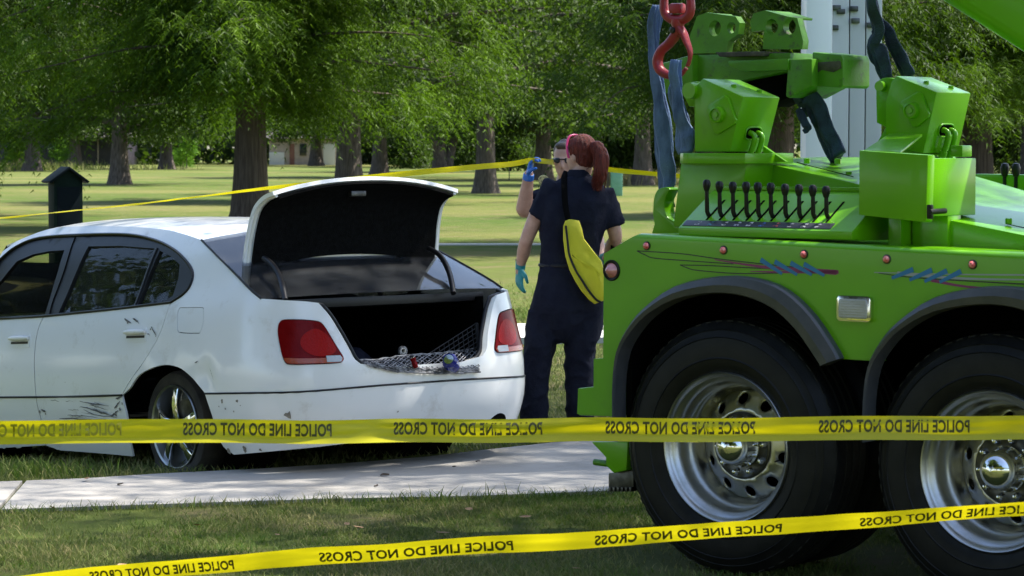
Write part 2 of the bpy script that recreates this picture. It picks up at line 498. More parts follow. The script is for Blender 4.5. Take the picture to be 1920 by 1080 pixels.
# the concrete path is cast in slabs; the joint crosses it near the left edge of the view
j0, j1 = G(-2, 950), G(45, 906)
ja, jb = G(0, 962), G(46, 907.5)
slabA = [tuple(G(*p)[:2]) for p in [(-260, 975), (-6, 962.3), (42, 907.6), (0, 909), (-260, 918)]]
slabB = [tuple(G(*p)[:2]) for p in [(2, 962), (150, 957), (300, 952), (600, 942), (900, 936), (1180, 925), (1500, 912), (2000, 895), (2000, 800), (1500, 812), (1130, 826), (1040, 831), (900, 846), (800, 858), (640, 871), (480, 881), (300, 894), (160, 903), (50, 907.3)]]
path = bpy.data.objects.new('footpath', None); COL.objects.link(path); tag(path, kind='structure')
for sl in (slabA, slabB):
    s_ = sheet('concrete_slab', None, 'concrete', .018, world_poly=sl, grid=.3); s_.parent = path
sw = sheet('sidewalk', [(-500, 642), (2600, 642), (2600, 616), (-500, 616)], 'concrete_far', .05, grid=1.5); tag(sw, kind='structure')
lp = sheet('path', [(700, 460.2), (1400, 459.2), (1400, 457.6), (700, 458.6)], 'concrete_far', .02, grid=2.); tag(lp, kind='structure')

# ------------------------------------------------------------------ grass blades
def blades(name, xy, h, w, kindfn, seed, lean=.55):
    r = np.random.default_rng(seed); n = len(xy)
    H = h * (.5 + r.random(n) ** 1.5) ; A = r.random(n) * 2 * PI
    L = H * lean * (.3 + 1.2 * r.random(n)); B = r.random(n) * 2 * PI
    z = np.array([terrain(x, y) for x, y in xy]) if len(xy) < 200000 else np.zeros(n)
    base = np.stack([xy[:, 0], xy[:, 1], z - .004], 1)
    side = np.stack([np.cos(A), np.sin(A), 0 * A], 1) * (w * (.6 + .8 * r.random(n)))[:, None] * .5
    ld = np.stack([np.cos(B), np.sin(B), 0 * B], 1)
    mid = base + ld * (L * .35)[:, None] + np.array([0, 0, 1.]) * (H * .6)[:, None]
    tip = base + ld * L[:, None] + np.array([0, 0, 1.]) * (H * .98)[:, None]
    Vv = np.stack([base - side, base + side, mid + side * .75, mid - side * .75, tip], 1).reshape(-1, 3)
    b = np.arange(n)[:, None] * 5
    Fq = np.concatenate([b + np.array([[0, 1, 2]]), b + np.array([[0, 2, 3]]), b + np.array([[3, 2, 4]])], 0)
    t = np.repeat(np.clip(kindfn(xy) + r.normal(0, .16, n), 0, 1), 5)
    o = link(name, np_mesh(name, Vv, Fq, t), 'blade', None, False)
    return tag(o, kind='stuff')
def patch(xy, s=1.0, seed=0.):
    return np.array([noise.noise((x * s, y * s, seed)) for x, y in xy])
def scatter(x0, x1, y0, y1, dens, seed, keep=None):
    r = np.random.default_rng(seed)
    n = int((x1 - x0) * (y1 - y0) * dens)
    xy = np.stack([x0 + (x1 - x0) * r.random(n), y0 + (y1 - y0) * r.random(n)], 1)
    if keep is not None: xy = xy[keep(xy)]
    return xy
def outside_path(xy):
    P = path_near_poly
    return np.array([not in_poly(p, P) for p in xy])
def clumpy(xy, s, seed, lo):
    r = np.random.default_rng(5)
    return patch(xy, s, seed) + r.normal(0, .25, len(xy)) > lo
a = scatter(-3.6, 2.9, 10.1, 13.75, 5600, 1)
a = a[outside_path(a)]; a = a[clumpy(a, 1.6, 3.3, -.18)]
blades('foreground_grass', a, .030, .0042, lambda q: .36 + .6 * patch(q, 1.1, 7.) + .35 * patch(q, 5., 2.), 2, 1.0)
# ragged fringe hanging over the path edge
fr = []
for (p, q) in zip(near_edge[:-2], near_edge[1:-1]):
    A_, B_ = G(*p), G(*q); n_ = int((B_ - A_).length * 330)
    for k in range(n_):
        c = A_.lerp(B_, random.random()); fr.append((c.x, c.y - .035 + random.gauss(0, .022)))
for (p, q) in zip(far_edge[1:-1], far_edge[2:]):
    A_, B_ = G(*p), G(*q); n_ = int((B_ - A_).length * 260)
    for k in range(n_):
        c = A_.lerp(B_, random.random()); fr.append((c.x, c.y + .03 + random.gauss(0, .02)))
fr = np.array(fr)
blades('edge_grass', fr, .045, .0045, lambda q: .25 + .4 * patch(q, 3., 1.), 3, .9)
a = scatter(-6.5, 6, 13.4, 34, 620, 4)
a = a[outside_path(a)]; a = a[(a[:, 1] < 23.2) | (a[:, 1] > 25.6)]; fade_ = np.random.default_rng(3).random(len(a)); a = a[fade_ > (a[:, 1] - 17) / 17.]
blades('verge_grass', a, .05, .008, lambda q: .38 + .5 * patch(q, .5, 9.) + .2 * patch(q, 3., 4.), 5, .8)
# taller weeds at the left edge of the path beside the car
wd = []
for (px, py, n_) in ((20, 868, 160), (60, 880, 150), (110, 890, 120), (160, 893, 60), (30, 890, 90), (620, 940, 40), (790, 938, 60), (905, 937, 60), (1030, 640, 250), (995, 600, 250), (975, 590, 200), (1125, 628, 160)):
    c = G(px, py)
    for k in range(n_): wd.append((c.x + random.gauss(0, .10), c.y + random.gauss(0, .12)))
wd = np.array(wd); wd = wd[outside_path(wd)]
blades('weeds', wd, .075, .007, lambda q: np.full(len(q), .12), 8, .7)

# ------------------------------------------------------------------ trees
def trunk_mesh(h, r0, flare, limbs, seed, lean=(0, 0), taper=.72, mname='bark'):
    rnd = random.Random(seed); bm = bmesh.new()
    n = 14; seg = 16; rings = []
    for i in range(n + 1):
        t = (i / n) ** 1.4; z = h * t - .15 * (i == 0)
        r = r0 * (1 - (1 - taper) * t) * (1 + flare * math.exp(-z / (r0 * 1.6)))
        ring = []
        for k in range(seg):
            a = 2 * PI * k / seg
            rr = r * (1 + .13 * noise.noise((math.cos(a) * 1.7 + seed, math.sin(a) * 1.7, z * .5)) + .10 * math.sin(a * 5 + seed) * math.exp(-z / (r0 * 2)))
            ring.append(bm.verts.new((lean[0] * t + rr * math.cos(a), lean[1] * t + rr * math.sin(a), z)))
        rings.append(ring)
    for A, B in zip(rings, rings[1:]):
        for k in range(seg): bm.faces.new((A[k], A[(k + 1) % seg], B[(k + 1) % seg], B[k]))
    for P, r in limbs: tube_add(bm, P, r, 8)
    bmesh.ops.recalc_face_normals(bm, faces=bm.faces)
    me = bpy.data.meshes.new('trunk'); bm.to_mesh(me); bm.free()
    me.materials.append(MATS[mname]); me.shade_smooth()
    return me
def limb_set(n, h0, h1, reach, rise, seed, r=.12, droop=0., lean=(0, 0)):
    rnd = random.Random(seed); out = []
    for i in range(n):
        a = 2.399 * i + rnd.uniform(-.4, .4); t = i / max(1, n - 1)
        z = h0 + (h1 - h0) * t
        L = reach * (1 - .75 * max(0, t - .25) / .75) * rnd.uniform(.75, 1.1)
        up = rise * rnd.uniform(.5, 1.2) * L
        P = [(lean[0], lean[1], z)]
        for k in range(1, 6):
            s = k / 5
            P.append((lean[0] + math.cos(a + .25 * s * rnd.uniform(-1, 1)) * L * s, lean[1] + math.sin(a + .25 * s * rnd.uniform(-1, 1)) * L * s, z + up * s - droop * L * s * s + rnd.uniform(-.1, .1)))
        out.append((crv(P, 3), list(np.linspace(r * (1 - .5 * t), r * .12, 16))))
    return out
def along_limbs(limbs, per, spread, seed, lo=.25):
    r = np.random.default_rng(seed); out = []
    for P, _ in limbs:
        P = np.array(P)
        for t in lo + (1.06 - lo) * r.random(per):
            i = min(len(P) - 1.001, t * (len(P) - 1)); k = int(i); f = i - k
            out.append(P[k] * (1 - f) + P[k + 1] * f + r.normal(0, spread, 3) * np.array([1, 1, .75]))
    return np.array(out)
def leaf_quads(C, per, spread, size, seed, asp=.5):
    r = np.random.default_rng(seed); n = len(C) * per
    c = np.repeat(C, per, 0) + r.normal(0, 1, (n, 3)) * np.array([spread, spread, spread * .7])
    d = r.normal(0, 1, (n, 3)); d[:, 2] -= .35; d /= np.linalg.norm(d, axis=1)[:, None]
    q = np.cross(d, r.normal(0, 1, (n, 3)) + np.array([0, 0, .6])); q /= np.maximum(np.linalg.norm(q, axis=1), 1e-6)[:, None]
    s = size * (.6 + .8 * r.random(n))[:, None]
    Vv = np.stack([c - d * s * .5, c + q * s * asp * .5, c + d * s * .5, c - q * s * asp * .5], 1).reshape(-1, 3)
    Fq = np.arange(n * 4).reshape(-1, 4)
    t = np.repeat(r.normal(.5, .22, len(C)), per) + r.normal(0, .2, n)
    return Vv, Fq, np.repeat(np.clip(t, 0, 1), 4)
def frond_tris(C, fronds, seed, spread=.16, length=.75, leaflet=.20, nl=10, w=.014):
    """feathery drooping sprays"""
    r = np.random.default_rng(seed); n = len(C) * fronds
    c = np.repeat(C, fronds, 0) + r.normal(0, spread, (n, 3)) * np.array([1, 1, .5])
    rad = np.repeat(C, fronds, 0) * np.array([1, 1, 0]); rad /= np.maximum(np.linalg.norm(rad, axis=1), 1e-6)[:, None]
    d = rad * .8 + r.normal(0, .65, (n, 3)); d[:, 2] = d[:, 2] * .4 - .05
    d /= np.linalg.norm(d, axis=1)[:, None]
    L = length * (.5 + r.random(n))
    tc = np.repeat(np.clip(r.normal(.5, .25, len(C)), 0, 1), fronds)
    VV = []; TT = []
    sd = np.cross(d, np.array([0, 0, 1.])); sd /= np.maximum(np.linalg.norm(sd, axis=1), 1e-6)[:, None]
    for k in range(nl):
        s = (k + .5) / nl
        p = c + d * (L * s)[:, None]; p[:, 2] -= L * .75 * s * s
        ax = d.copy(); ax[:, 2] -= 1.3 * s
        ax /= np.linalg.norm(ax, axis=1)[:, None]
        for sg in (-1, 1):
            q = ax * .55 + sd * sg * .75 + r.normal(0, .22, (n, 3)); q[:, 2] -= .38
            q /= np.linalg.norm(q, axis=1)[:, None]
            ll = leaflet * (1.15 - .6 * s) * (.7 + .6 * r.random(n))
            wv = np.cross(q, r.normal(0, 1, (n, 3))); wv /= np.maximum(np.linalg.norm(wv, axis=1), 1e-6)[:, None]
            wv = wv * w
            VV.append(np.stack([p - wv, p + wv, p + q * ll[:, None]], 1)); TT.append(tc + r.normal(0, .12, n) + .18 * s)
    Vv = np.concatenate(VV, 0).reshape(-1, 3); Fq = np.arange(len(Vv)).reshape(-1, 3)
    return Vv, Fq, np.repeat(np.clip(np.concatenate(TT), 0, 1), 3)
def tree(name, label, loc, trunk_me, crown_me, scale=1., rz=0., group=None, cat='tree'):
    sc = scale if isinstance(scale, (tuple, list)) else (scale,) * 3
    t = thing(name, label, cat, Matrix.Translation(loc) @ Matrix.Rotation(rz, 4, 'Z') @ Matrix.Diagonal((*sc, 1)), group)
    if trunk_me: o = bpy.data.objects.new('trunk', trunk_me); COL.objects.link(o); o.parent = t
    if crown_me: o = bpy.data.objects.new('crown', crown_me); COL.objects.link(o); o.parent = t
    return t
def crown(Vt, m):
    me = np_mesh('crown', *Vt); me.materials.append(MATS[m]); return me
TREEG = 'trees on the park lawn'
def tpos(px, d): p = AT(px, 300, d); return (p.x, p.y, 0)

# cypresses close behind the car: limbs low, sprays drooping
lc = limb_set(48, 2.6, 15, 5.4, .22, 11, .05, .24)
lc_in = limb_set(34, 3.0, 9.5, 2.3, .25, 15, .03, .35)
cc = np.concatenate([along_limbs(lc, 12, .36, 12, .22), along_limbs(lc_in, 9, .22, 16, .3)])
cy_crown = crown(frond_tris(cc, 20, 13, spread=.34), 'leaf_cypress')
cy_trunk = trunk_mesh(14, .36, .55, lc, 3, taper=.45, mname='bark_cypress')
lc2 = limb_set(44, 3.1, 15, 5.6, .25, 21, .05, .26)
lc2_in = limb_set(34, 3.4, 9.5, 2.3, .25, 25, .03, .35)
cc2 = np.concatenate([along_limbs(lc2, 12, .38, 22, .22), along_limbs(lc2_in, 9, .22, 26, .3)])
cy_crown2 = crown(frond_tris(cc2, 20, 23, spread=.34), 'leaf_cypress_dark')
cy_trunk2 = trunk_mesh(14, .34, .5, lc2, 5, taper=.45, mname='bark_cypress')
tree('cypress_tree', 'feathery green cypress with straight trunk rising behind the open car boot', tpos(470, 57), cy_trunk, cy_crown, (.95, .95, 1.), .6, TREEG)
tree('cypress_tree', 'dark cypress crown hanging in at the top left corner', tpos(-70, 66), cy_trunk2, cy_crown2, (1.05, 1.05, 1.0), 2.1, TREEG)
tree('cypress_tree', 'yellow green cypress with dark trunk to the right of the white column', tpos(1832, 68), cy_trunk, cy_crown, (1.1, 1.1, 1.02), 3.4, TREEG)
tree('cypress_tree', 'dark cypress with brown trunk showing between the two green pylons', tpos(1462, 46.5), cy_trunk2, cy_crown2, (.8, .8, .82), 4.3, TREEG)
# oaks on the lawn
def oak(seed, h0, h1, reach, nl=26, per=17, leaf=.24, pern=70, fork=2.4, r0=.4, taper=.8, spread=.6):
    lo = limb_set(nl, h0, h1, reach, .35, seed, .17, .22)
    C = along_limbs(lo, per, spread, seed + 1, .2)
    me = trunk_mesh(h1 * .8, r0, .5, lo, seed, taper=.5)
    return me, C
ok_trunk, okc = oak(31, 2.6, 9.5, 6.2, 32, 12)
ok_crown = crown(leaf_quads(okc, 250, .44, .17, 32), 'leaf_oak')
ok2_trunk, okc2 = oak(41, 2.9, 11, 6.8, 34, 11)
ok2_crown = crown(leaf_quads(okc2, 260, .47, .17, 42), 'leaf_oak')
for (px, d, sc, rz, lb) in (
        (225, 122, (1.0, 1.0, .96), .2, 'oak with a flared sunlit trunk standing beyond the dark green post box'),
        (655, 84, (1.0, 1.0, 1.0), 1.3, 'thick leaning grey oak trunk just above the raised boot lid'),
        (712, 150, (1.1, 1.1, 1.05), 2.2, 'oak with a forked dark trunk right of the thick grey one'),
        (910, 99, (.92, .92, 1.1), 3.0, 'pale barked tree with sunlit foot between the boot lid and the people'),
        (1018, 139, (1.1, 1.1, 1.0), 4.0, 'black trunked tree directly behind the raised blue glove'),
        (312, 205, (1.15, 1.15, 1.0), 5.0, 'far oak with a short trunk between the post box and the cypress'),
        (593, 240, (1.3, 1.3, 1.1), 5.7, 'far oak in front of the pale house'),
        (825, 182, (1.15, 1.15, 1.0), .9, 'far tree whose trunk splits into three low stems'),
        (1205, 120, (1.0, 1.0, 1.0), 1.9, 'shady oak behind the blue lifting straps'),
        (60, 190, (1.3, 1.3, 1.1), 2.7, 'broad oak behind the bright saplings at the left edge'),
        (1700, 130, (1.2, 1.2, 1.1), 4.9, 'oak standing behind the white column and right green pylon'),
        (1930, 150, (1.2, 1.2, 1.1), .4, 'oak at the far right edge beyond the wrecker deck'),
        (140, 242, (1.3, 1.3, 1.0), 3.3, 'oak half hidden behind the post box roof'),
        (770, 226, (1.25, 1.25, 1.0), 5.2, 'oak between the forked oak and the three stemmed tree'),
        (1085, 226, (1.2, 1.2, 1.0), .1, 'oak hidden behind the red ponytail'),
        (1320, 150, (1.2, 1.2, 1.0), 2.9, 'oak behind the left green pylon'),
        (960, 230, (1.3, 1.3, 1.0), 1.7, 'far oak behind the pale barked tree'),
        (1600, 170, (1.2, 1.2, 1.1), 2.2, 'oak hidden behind the panels of the white column')):
    k = 1 if px in (655, 910, 712, 1205, 1930) else 0
    tree('oak_tree', lb, tpos(px, d), (ok_trunk, ok2_trunk)[k], (ok_crown, ok2_crown)[k], sc, rz, TREEG)
# extra low stems of the split tree
sp = tpos(825, 181)
split = [t_ for t_ in bpy.data.objects if t_.get('label', '').startswith('far tree whose')][0]
for dx, lean in ((-1.0, -1.9), (.9, 1.6)):
    tube('stem', crv([(dx * .1, -.3, -.1), (dx * .55, -.35, 1.2), (dx * .55 + lean * .35, -.3, 2.6), (dx * .5 + lean, -.2, 5.)], 4), [.42, .3, .24, .14], 'bark', split, 10)
# saplings
sl_ = limb_set(16, .6, 2.6, .75, .7, 51, .02, .1)
sap_crown = crown(leaf_quads(along_limbs(sl_, 9, .12, 52, .3), 22, .13, .13, 53), 'leaf_sapling')
sap_trunk = trunk_mesh(2.6, .035, .3, sl_, 7, taper=.4)
for (px, d, s_, lb) in ((28, 190, 1.0, 'bright sapling at the far left edge of the lawn'), (112, 200, .9, 'slim sapling rising above the dark green post box'),
                        (350, 215, 1.2, 'bright green sapling just left of the cypress trunk')):
    tree('sapling', lb, tpos(px, d), sap_trunk, sap_crown, s_, px, 'saplings on the far lawn')
# shrubs in front of the far wood
def blob(n, rx, ry, h, seed):
    r = np.random.default_rng(seed); a = r.random(n) * 2 * PI; u = r.random(n) ** .4
    z = r.random(n) ** .8
    k = np.sqrt(np.clip(1 - (z * .95) ** 2.2, 0, 1))
    return np.stack([rx * np.cos(a) * u * k, ry * np.sin(a) * u * k, .15 + z * h], 1)
shrub_me = crown(leaf_quads(blob(260, 2.2, 1.8, 3.0, 61), 40, .3, .22, 62), 'leaf_oak')
shrub_l = crown(leaf_quads(blob(220, 2.2, 1.8, 2.6, 63), 40, .3, .22, 64), 'leaf_sapling')
for i, (px, d, s_, lb, k) in enumerate((
        (752, 208, 1.0, 'round dark shrub between the forked oak and the split tree', 0),
        (785, 215, .85, 'shrub left of the three stemmed tree', 0),
        (880, 200, .9, 'green shrub left of the pale barked tree', 0),
        (950, 190, 1.0, 'tall shrub right of the pale barked tree', 0),
        (1150, 150, 1.05, 'leafy green shrub behind the ponytail', 0),
        (1205, 148, 1.1, 'leafy green shrub beside the blue straps', 0),
        (1240, 170, 1.2, 'dark shrub behind the blue straps', 0),
        (1875, 160, 1.2, 'shrub mass at the right behind the far lever knobs', 0),
        (1790, 170, 1.1, 'shrub behind the right green pylon', 0),
        (60, 205, .42, 'low reedy bush at the foot of the left sapling', 0),
        (340, 222, .5, 'low bush at the foot of the sapling left of the cypress', 1))):
    t_ = thing('shrub', lb, 'shrub', Matrix.Translation(tpos(px, d)) @ Matrix.Rotation(i * 1.7, 4, 'Z') @ Matrix.Diagonal((s_, s_, s_, 1)), 'shrubs along the far lawn')
    o = bpy.data.objects.new('foliage', (shrub_me, shrub_l)[k]); COL.objects.link(o); o.parent = t_
# far wood closing the view
r_ = np.random.default_rng(71)
fw = []
for i in range(230):
    x = -75 + 150 * r_.random(); y = 255 + 60 * r_.random(); h = 14 + 8 * r_.random(); rr = 4 + 3 * r_.random()
    b = blob(26, rr, rr, h - 1.5, 100 + i); fw.append(b + np.array([x, y, 1.2]))
for i in range(260):
    x = -80 + 160 * r_.random(); y = 256 + 30 * r_.random(); rr = 2.5 + 2 * r_.random()
    fw.append(blob(14, rr, rr, 3 + 2 * r_.random(), 600 + i) + np.array([x, y, -.1]))
fw = np.concatenate(fw)
o = link('far_wood', np_mesh('far_wood', *leaf_quads(fw, 12, .9, .75, 72, .6)), 'leaf_far', None, False); tag(o, kind='stuff')
# dry tall grass strip right of the people, reeds at left
rd = []
for (px, d, n_, sx) in ((1185, 122, 900, 1.4), (40, 196, 700, 2.2), (95, 205, 400, 2.), (230, 200, 200, 2.)):
    p = tpos(px, d)
    for k in range(n_): rd.append((p[0] + random.gauss(0, sx), p[1] + random.gauss(0, 1.2)))
rd = np.array(rd)
blades('tall_grass', rd, .6, .05, lambda q: np.where(q[:, 0] > 0, 1.0, .45), 9, .5)

# unseen oaks: one shades the foreground, others added to darken left-facing sides and glass
sh_l = limb_set(30, 5.2, 10.5, 6.2, .18, 81, .16, .12)
sh_c = along_limbs(sh_l, 20, 1.0, 82, .1)
sh_crown = crown(leaf_quads(sh_c, 250, 1.3, .06, 83, .6), 'leaf_oak')
sh_trunk = trunk_mesh(9.5, .4, .5, sh_l, 84, taper=.5)
for (x, y, s_, rz, lb, k) in ((10.5, 18.0, 1.45, .3, 'tall oak beside the path whose crown shades the sedan and the wrecker', 0),
                             (-8.0, 5.0, 1.15, 1.9, 'unseen oak added left of the camera to darken the wrecker side', 1), (-8.5, -4.0, 1.1, .8, 'unseen oak added behind the camera to darken left-facing sides', 1),
                             (-17.5, 20.5, .9, 2.8, 'oak outside the view left of the sedan', 1), (-27, 26, 1.1, .1, 'second oak outside the view left of the sedan', 1), (-2.5, -10, 1.1, 5.1, 'unseen oak added straight behind the camera to darken the wrecker', 1), (-36, 20, 1.2, 4.1, 'third oak outside the view left of the sedan', 1)):
    tree('oak_tree', lb, (x, y, 0), (sh_trunk, ok_trunk)[k], (sh_crown, ok_crown)[k], s_, rz, TREEG)

# ------------------------------------------------------------------ far buildings and small street things
def house(name, label, px0, px1, d, h, wallm, parts, depth=6.):
    a_ = AT(px0, 300, d); b_ = AT(px1, 300, d); w = b_.x - a_.x
    t = thing(name, label, 'house', Vector((a_.x, a_.y, 0)))
    box('wall', (w / 2, depth / 2, h / 2), (w, depth, h), wallm, t, .01)
    A = [(-.4, -.5, h), (w + .4, -.5, h), (w + .4, depth + .5, h), (-.4, depth + .5, h)]
    B = [(-.2, depth * .45, h + 1.3), (w + .2, depth * .45, h + 1.3), (w + .2, depth * .55, h + 1.3), (-.2, depth * .55, h + 1.3)]
    solid('roof', [Vector(p) for p in A], [Vector(p) for p in B], 'roof_dark', t, .0)
    for (nm, f0, f1, z0, z1, m) in parts:
        box(nm, ((f0 + f1) / 2 * w, -.03, (z0 + z1) / 2), ((f1 - f0) * w, .1, z1 - z0), m, t, .01)
    return t
house('house', 'pale low house with a brown door behind the far oaks', 505, 632, 252, 2.5, 'wall_pale',
      [('door', .30, .37, .0, 2.0, 'brick_far'), ('window', .45, .55, .9, 2.0, 'window_dark'), ('window', .66, .76, .9, 2.0, 'window_dark'), ('porch_wall', 0, .22, .0, 1.2, 'wall_white'), ('garage_door', .80, .97, .0, 2.0, 'wall_white')])
house('house', 'long dark house under the trees along the left horizon', -60, 240, 250, 2.6, 'dark_far',
      [('window', .15, .2, .8, 2.0, 'window_dark'), ('window', .5, .56, .8, 2.0, 'window_dark'), ('post', .28, .292, .0, 2.5, 'brick_far'), ('post', .42, .428, .0, 2.5, 'wall_pale'), ('post', .65, .656, .0, 2.5, 'wall_pale'), ('post', .81, .817, .0, 2.5, 'wall_pale'), ('door', .3, .33, 0, 2.0, 'brick_far')])
def post_box():
    d = 22.; p = G(122, 0) if False else AT(122, 300, d)
    t = thing('post_box', 'dark green box post with a small gabled roof on the lawn behind the car', 'post box', Matrix.Translation((p.x, p.y, 0)) @ Matrix.Rotation(math.radians(24), 4, 'Z'))
    k = d / F; w = .24
    zt = CAMZ + (275 - 333) * k; zp = CAMZ + (275 - 312) * k
    box('cabinet', (0, 0, zt / 2), (w, .20, zt), 'post_green', t, .006)
    box('door', (0, -.103, zt / 2 + .05), (w - .05, .008, zt - .25), 'post_dark', t, .003)
    A = [Vector((-.17, -.14, zt - .03)), Vector((0, -.14, zp)), Vector((.17, -.14, zt - .03)), Vector((.155, -.14, zt - .045)), Vector((0, -.14, zp - .025)), Vector((-.155, -.14, zt - .045))]
    solid('roof', A, [a + Vector((0, .28, 0)) for a in A], 'post_dark', t, .003)
    solid('gable', [Vector((-.12, -.098, zt - .005)), Vector((0, -.098, zp - .03)), Vector((.12, -.098, zt - .005))], [Vector((-.12, .098, zt - .005)), Vector((0, .098, zp - .03)), Vector((.12, .098, zt - .005))], 'post_green', t, 0)
    lathe('latch', [(0, -.01), (.012, -.01), (.012, 0), (0, 0)], (.07, -.108, .9), 'steel_dark', t, 12)
post_box()
def utility_box():
    d = 5000 * 1.73 / 92.; p = AT(1156, 300, d); k = d / F
    t = thing('utility_box', 'pale green utility cabinet on the lawn behind the ponytail', 'utility box', Vector((p.x, p.y, 0)))
    h = 1.73 - (320 - 275) * k; w = 22 * k
    box('cabinet', (0, 0, h / 2), (w, w * .8, h), 'utility_green', t, .02)
    box('lid', (0, 0, h + .02), (w * 1.06, w * .86, .04), 'utility_green', t, .01)
    box('door', (.0, -w * .41, h * .45), (w * .8, .02, h * .75), 'utility_green', t, .008)
    box('side_post', (-w * .75, 0, h * .48), (w * .22, w * .4, h * .96), 'bark', t, .01)
utility_box()
for (px, py0, py1, d, lb) in ((895, 318, 338, 130, 'thin marker stake left of the pale barked tree'), (955, 313, 332, 135, 'thin marker stake right of the pale barked tree')):
    p = tpos(px, d); t = thing('marker_stake', lb, 'stake', Vector(p), 'marker stakes on the lawn')
    h = 1.73 - (py0 - 275) * d / F
    box('stake', (0, 0, h / 2), (.05, .05, h), 'rust_dark', t, .005); box('flag', (.06, 0, h - .12), (.12, .03, .16), 'post_dark', t, .005)

# ------------------------------------------------------------------ white sedan
_ax = Vector((-1.845, 14.6, -.055)); _lf = Vector((-.777, -.629, 0))
CARF = Frame(_ax - _lf * .85, math.radians(129), math.radians(-4.0))
car = thing('sedan', 'dented white sedan with its boot open and a flat rear tyre beside the path', 'car', CARF.m)
_t = np.linspace(0, PI, 6001)
_c = np.cos(_t); _s = np.sin(_t)
_px = 1.25 - 2.40 * np.sign(_c) * np.abs(_c) ** (2 / 10.); _py = .95 * _s ** (2 / 5.)
_L = np.concatenate([[0], np.cumsum(np.hypot(np.diff(_px), np.diff(_py)))])
PU = np.linspace(0, _L[-1], 1400); PX = np.interp(PU, _L, _px); PY = np.interp(PU, _L, _py)
_k = np.ones(41) / 41.
def _sm(a):
    pad = np.concatenate([2 * a[0] - a[20:0:-1], a, 2 * a[-1] - a[-2:-22:-1]]); return np.convolve(pad, _k, 'valid')
PYs = np.concatenate([-PY[20:0:-1], PY, -PY[-2:-22:-1]]); PXs = np.concatenate([PX[20:0:-1], PX, PX[-2:-22:-1]])
PX = np.convolve(PXs, _k, 'valid'); PY = np.convolve(PYs, _k, 'valid')
NX = -np.gradient(PY); NY = np.gradient(PX); _n = np.hypot(NX, NY); NX /= _n; NY /= _n
_iz = np.linspace(0, 1.6, 161)
def _prof(pts):
    z = np.interp(_iz, [p[0] for p in pts], [p[1] for p in pts]); kk = np.ones(11) / 11.
    return np.convolve(np.pad(z, 5, mode='edge'), kk, 'valid')
INS_S = _prof([(0, .09), (.1, .06), (.2, .025), (.35, .004), (.46, 0), (.60, .006), (.75, .028), (.86, .055), (.92, .082), (1.0, .125), (1.1, .17), (1.2, .215), (1.3, .27), (1.38, .33), (1.6, .5)])
INS_R = _prof([(0, .13), (.12, .08), (.22, .03), (.34, -.012), (.52, -.02), (.60, -.012), (.66, .01), (.80, .035), (.94, .055), (1.1, .12), (1.6, .3)])
def xz_u(x):
    i = int(np.argmin(np.abs(PX - x) + (PY < .5) * 9)); return PU[i]
def surf(u, z, off=0.):
    a = abs(u); x = np.interp(a, PU, PX); y = np.interp(a, PU, PY); nx = np.interp(a, PU, NX); ny = np.interp(a, PU, NY)
    b = min(1, max(0, (1.35 - a) / .7)); b = b * b * (3 - 2 * b)
    ins = np.interp(z, _iz, INS_S) * (1 - b) + np.interp(z, _iz, INS_R) * b
    p = Vector((x - nx * (ins - off), y - ny * (ins - off), z))
    if u < 0: p.y = -p.y
    return p
_tu = np.arange(-1.0, 3.6, .03); _tz = np.arange(0, 1.42, .03)
_tab = [(u, z) for u in _tu for z in _tz]
_tpx = np.array([project(CARF.w(surf(u, z))) for u, z in _tab])
def CU(px, py, off=0.):
    """pixel -> (u, z) on the car's side and rear skin"""
    d = np.hypot(_tpx[:, 0] - px, _tpx[:, 1] - py); u, z = _tab[int(np.argmin(d))]
    for _ in range(8):
        f = np.array(project(CARF.w(surf(u, z, off)))) - (px, py)
        e = 2e-3
        fu = (np.array(project(CARF.w(surf(u + e, z, off)))) - (px, py) - f) / e
        fz = (np.array(project(CARF.w(surf(u, z + e, off)))) - (px, py) - f) / e
        J = np.stack([fu, fz], 1)
        try: s = np.linalg.solve(J, -f)
        except np.linalg.LinAlgError: break
        s = np.clip(s, -.06, .06); u += s[0]; z += s[1]
    return (float(u), float(z))
def cu(pts, n=0, closed=False):
    q = [CU(*p) if p[0] != 'L' else (xz_u(p[1]), p[2]) for p in pts]
    return crv(q, n, closed) if n else q
def skin(name, outline, m, parent, holes=(), off=0., grid=.045, thick=.012, mirror=False):
    vo, fo = cdt(dens(outline), [dens(h) for h in holes], grid)
    objs = []
    for sg in ((1, -1) if mirror else (1,)):
        P = [surf(u * sg, z, off) for u, z in vo]
        bm = bmesh.new(); vs_ = [bm.verts.new(p) for p in P]
        for f in fo:
            try: bm.faces.new([vs_[i] for i in f])
            except ValueError: pass
        bm.normal_update(); acc = 0
        for f in bm.faces:
            c = f.calc_center_median(); acc += f.normal.dot(Vector((c.x - 1.25, c.y * 2.5, 0)))
        if acc < 0: bmesh.ops.reverse_faces(bm, faces=bm.faces)
        me = bpy.data.meshes.new(name); bm.to_mesh(me); bm.free()
        o = link(name, me, m, parent, True, 180)
        s = o.modifiers.new('s', 'SOLIDIFY'); s.thickness = thick; s.offset = -1
        s = o.modifiers.new('e', 'EDGE_SPLIT'); s.split_angle = math.radians(45)
        objs.append(o)
    return objs
def line(name, pts, r, m, parent, off=.002, mirror=False, seg=6, closed=False, flat=1.):
    for sg in ((1, -1) if mirror else (1,)):
        tube(name, [surf(u * sg, z, off) for u, z in pts], r, m, parent, seg, closed, flat, up=(0, 0, 1) if flat != 1 else None)

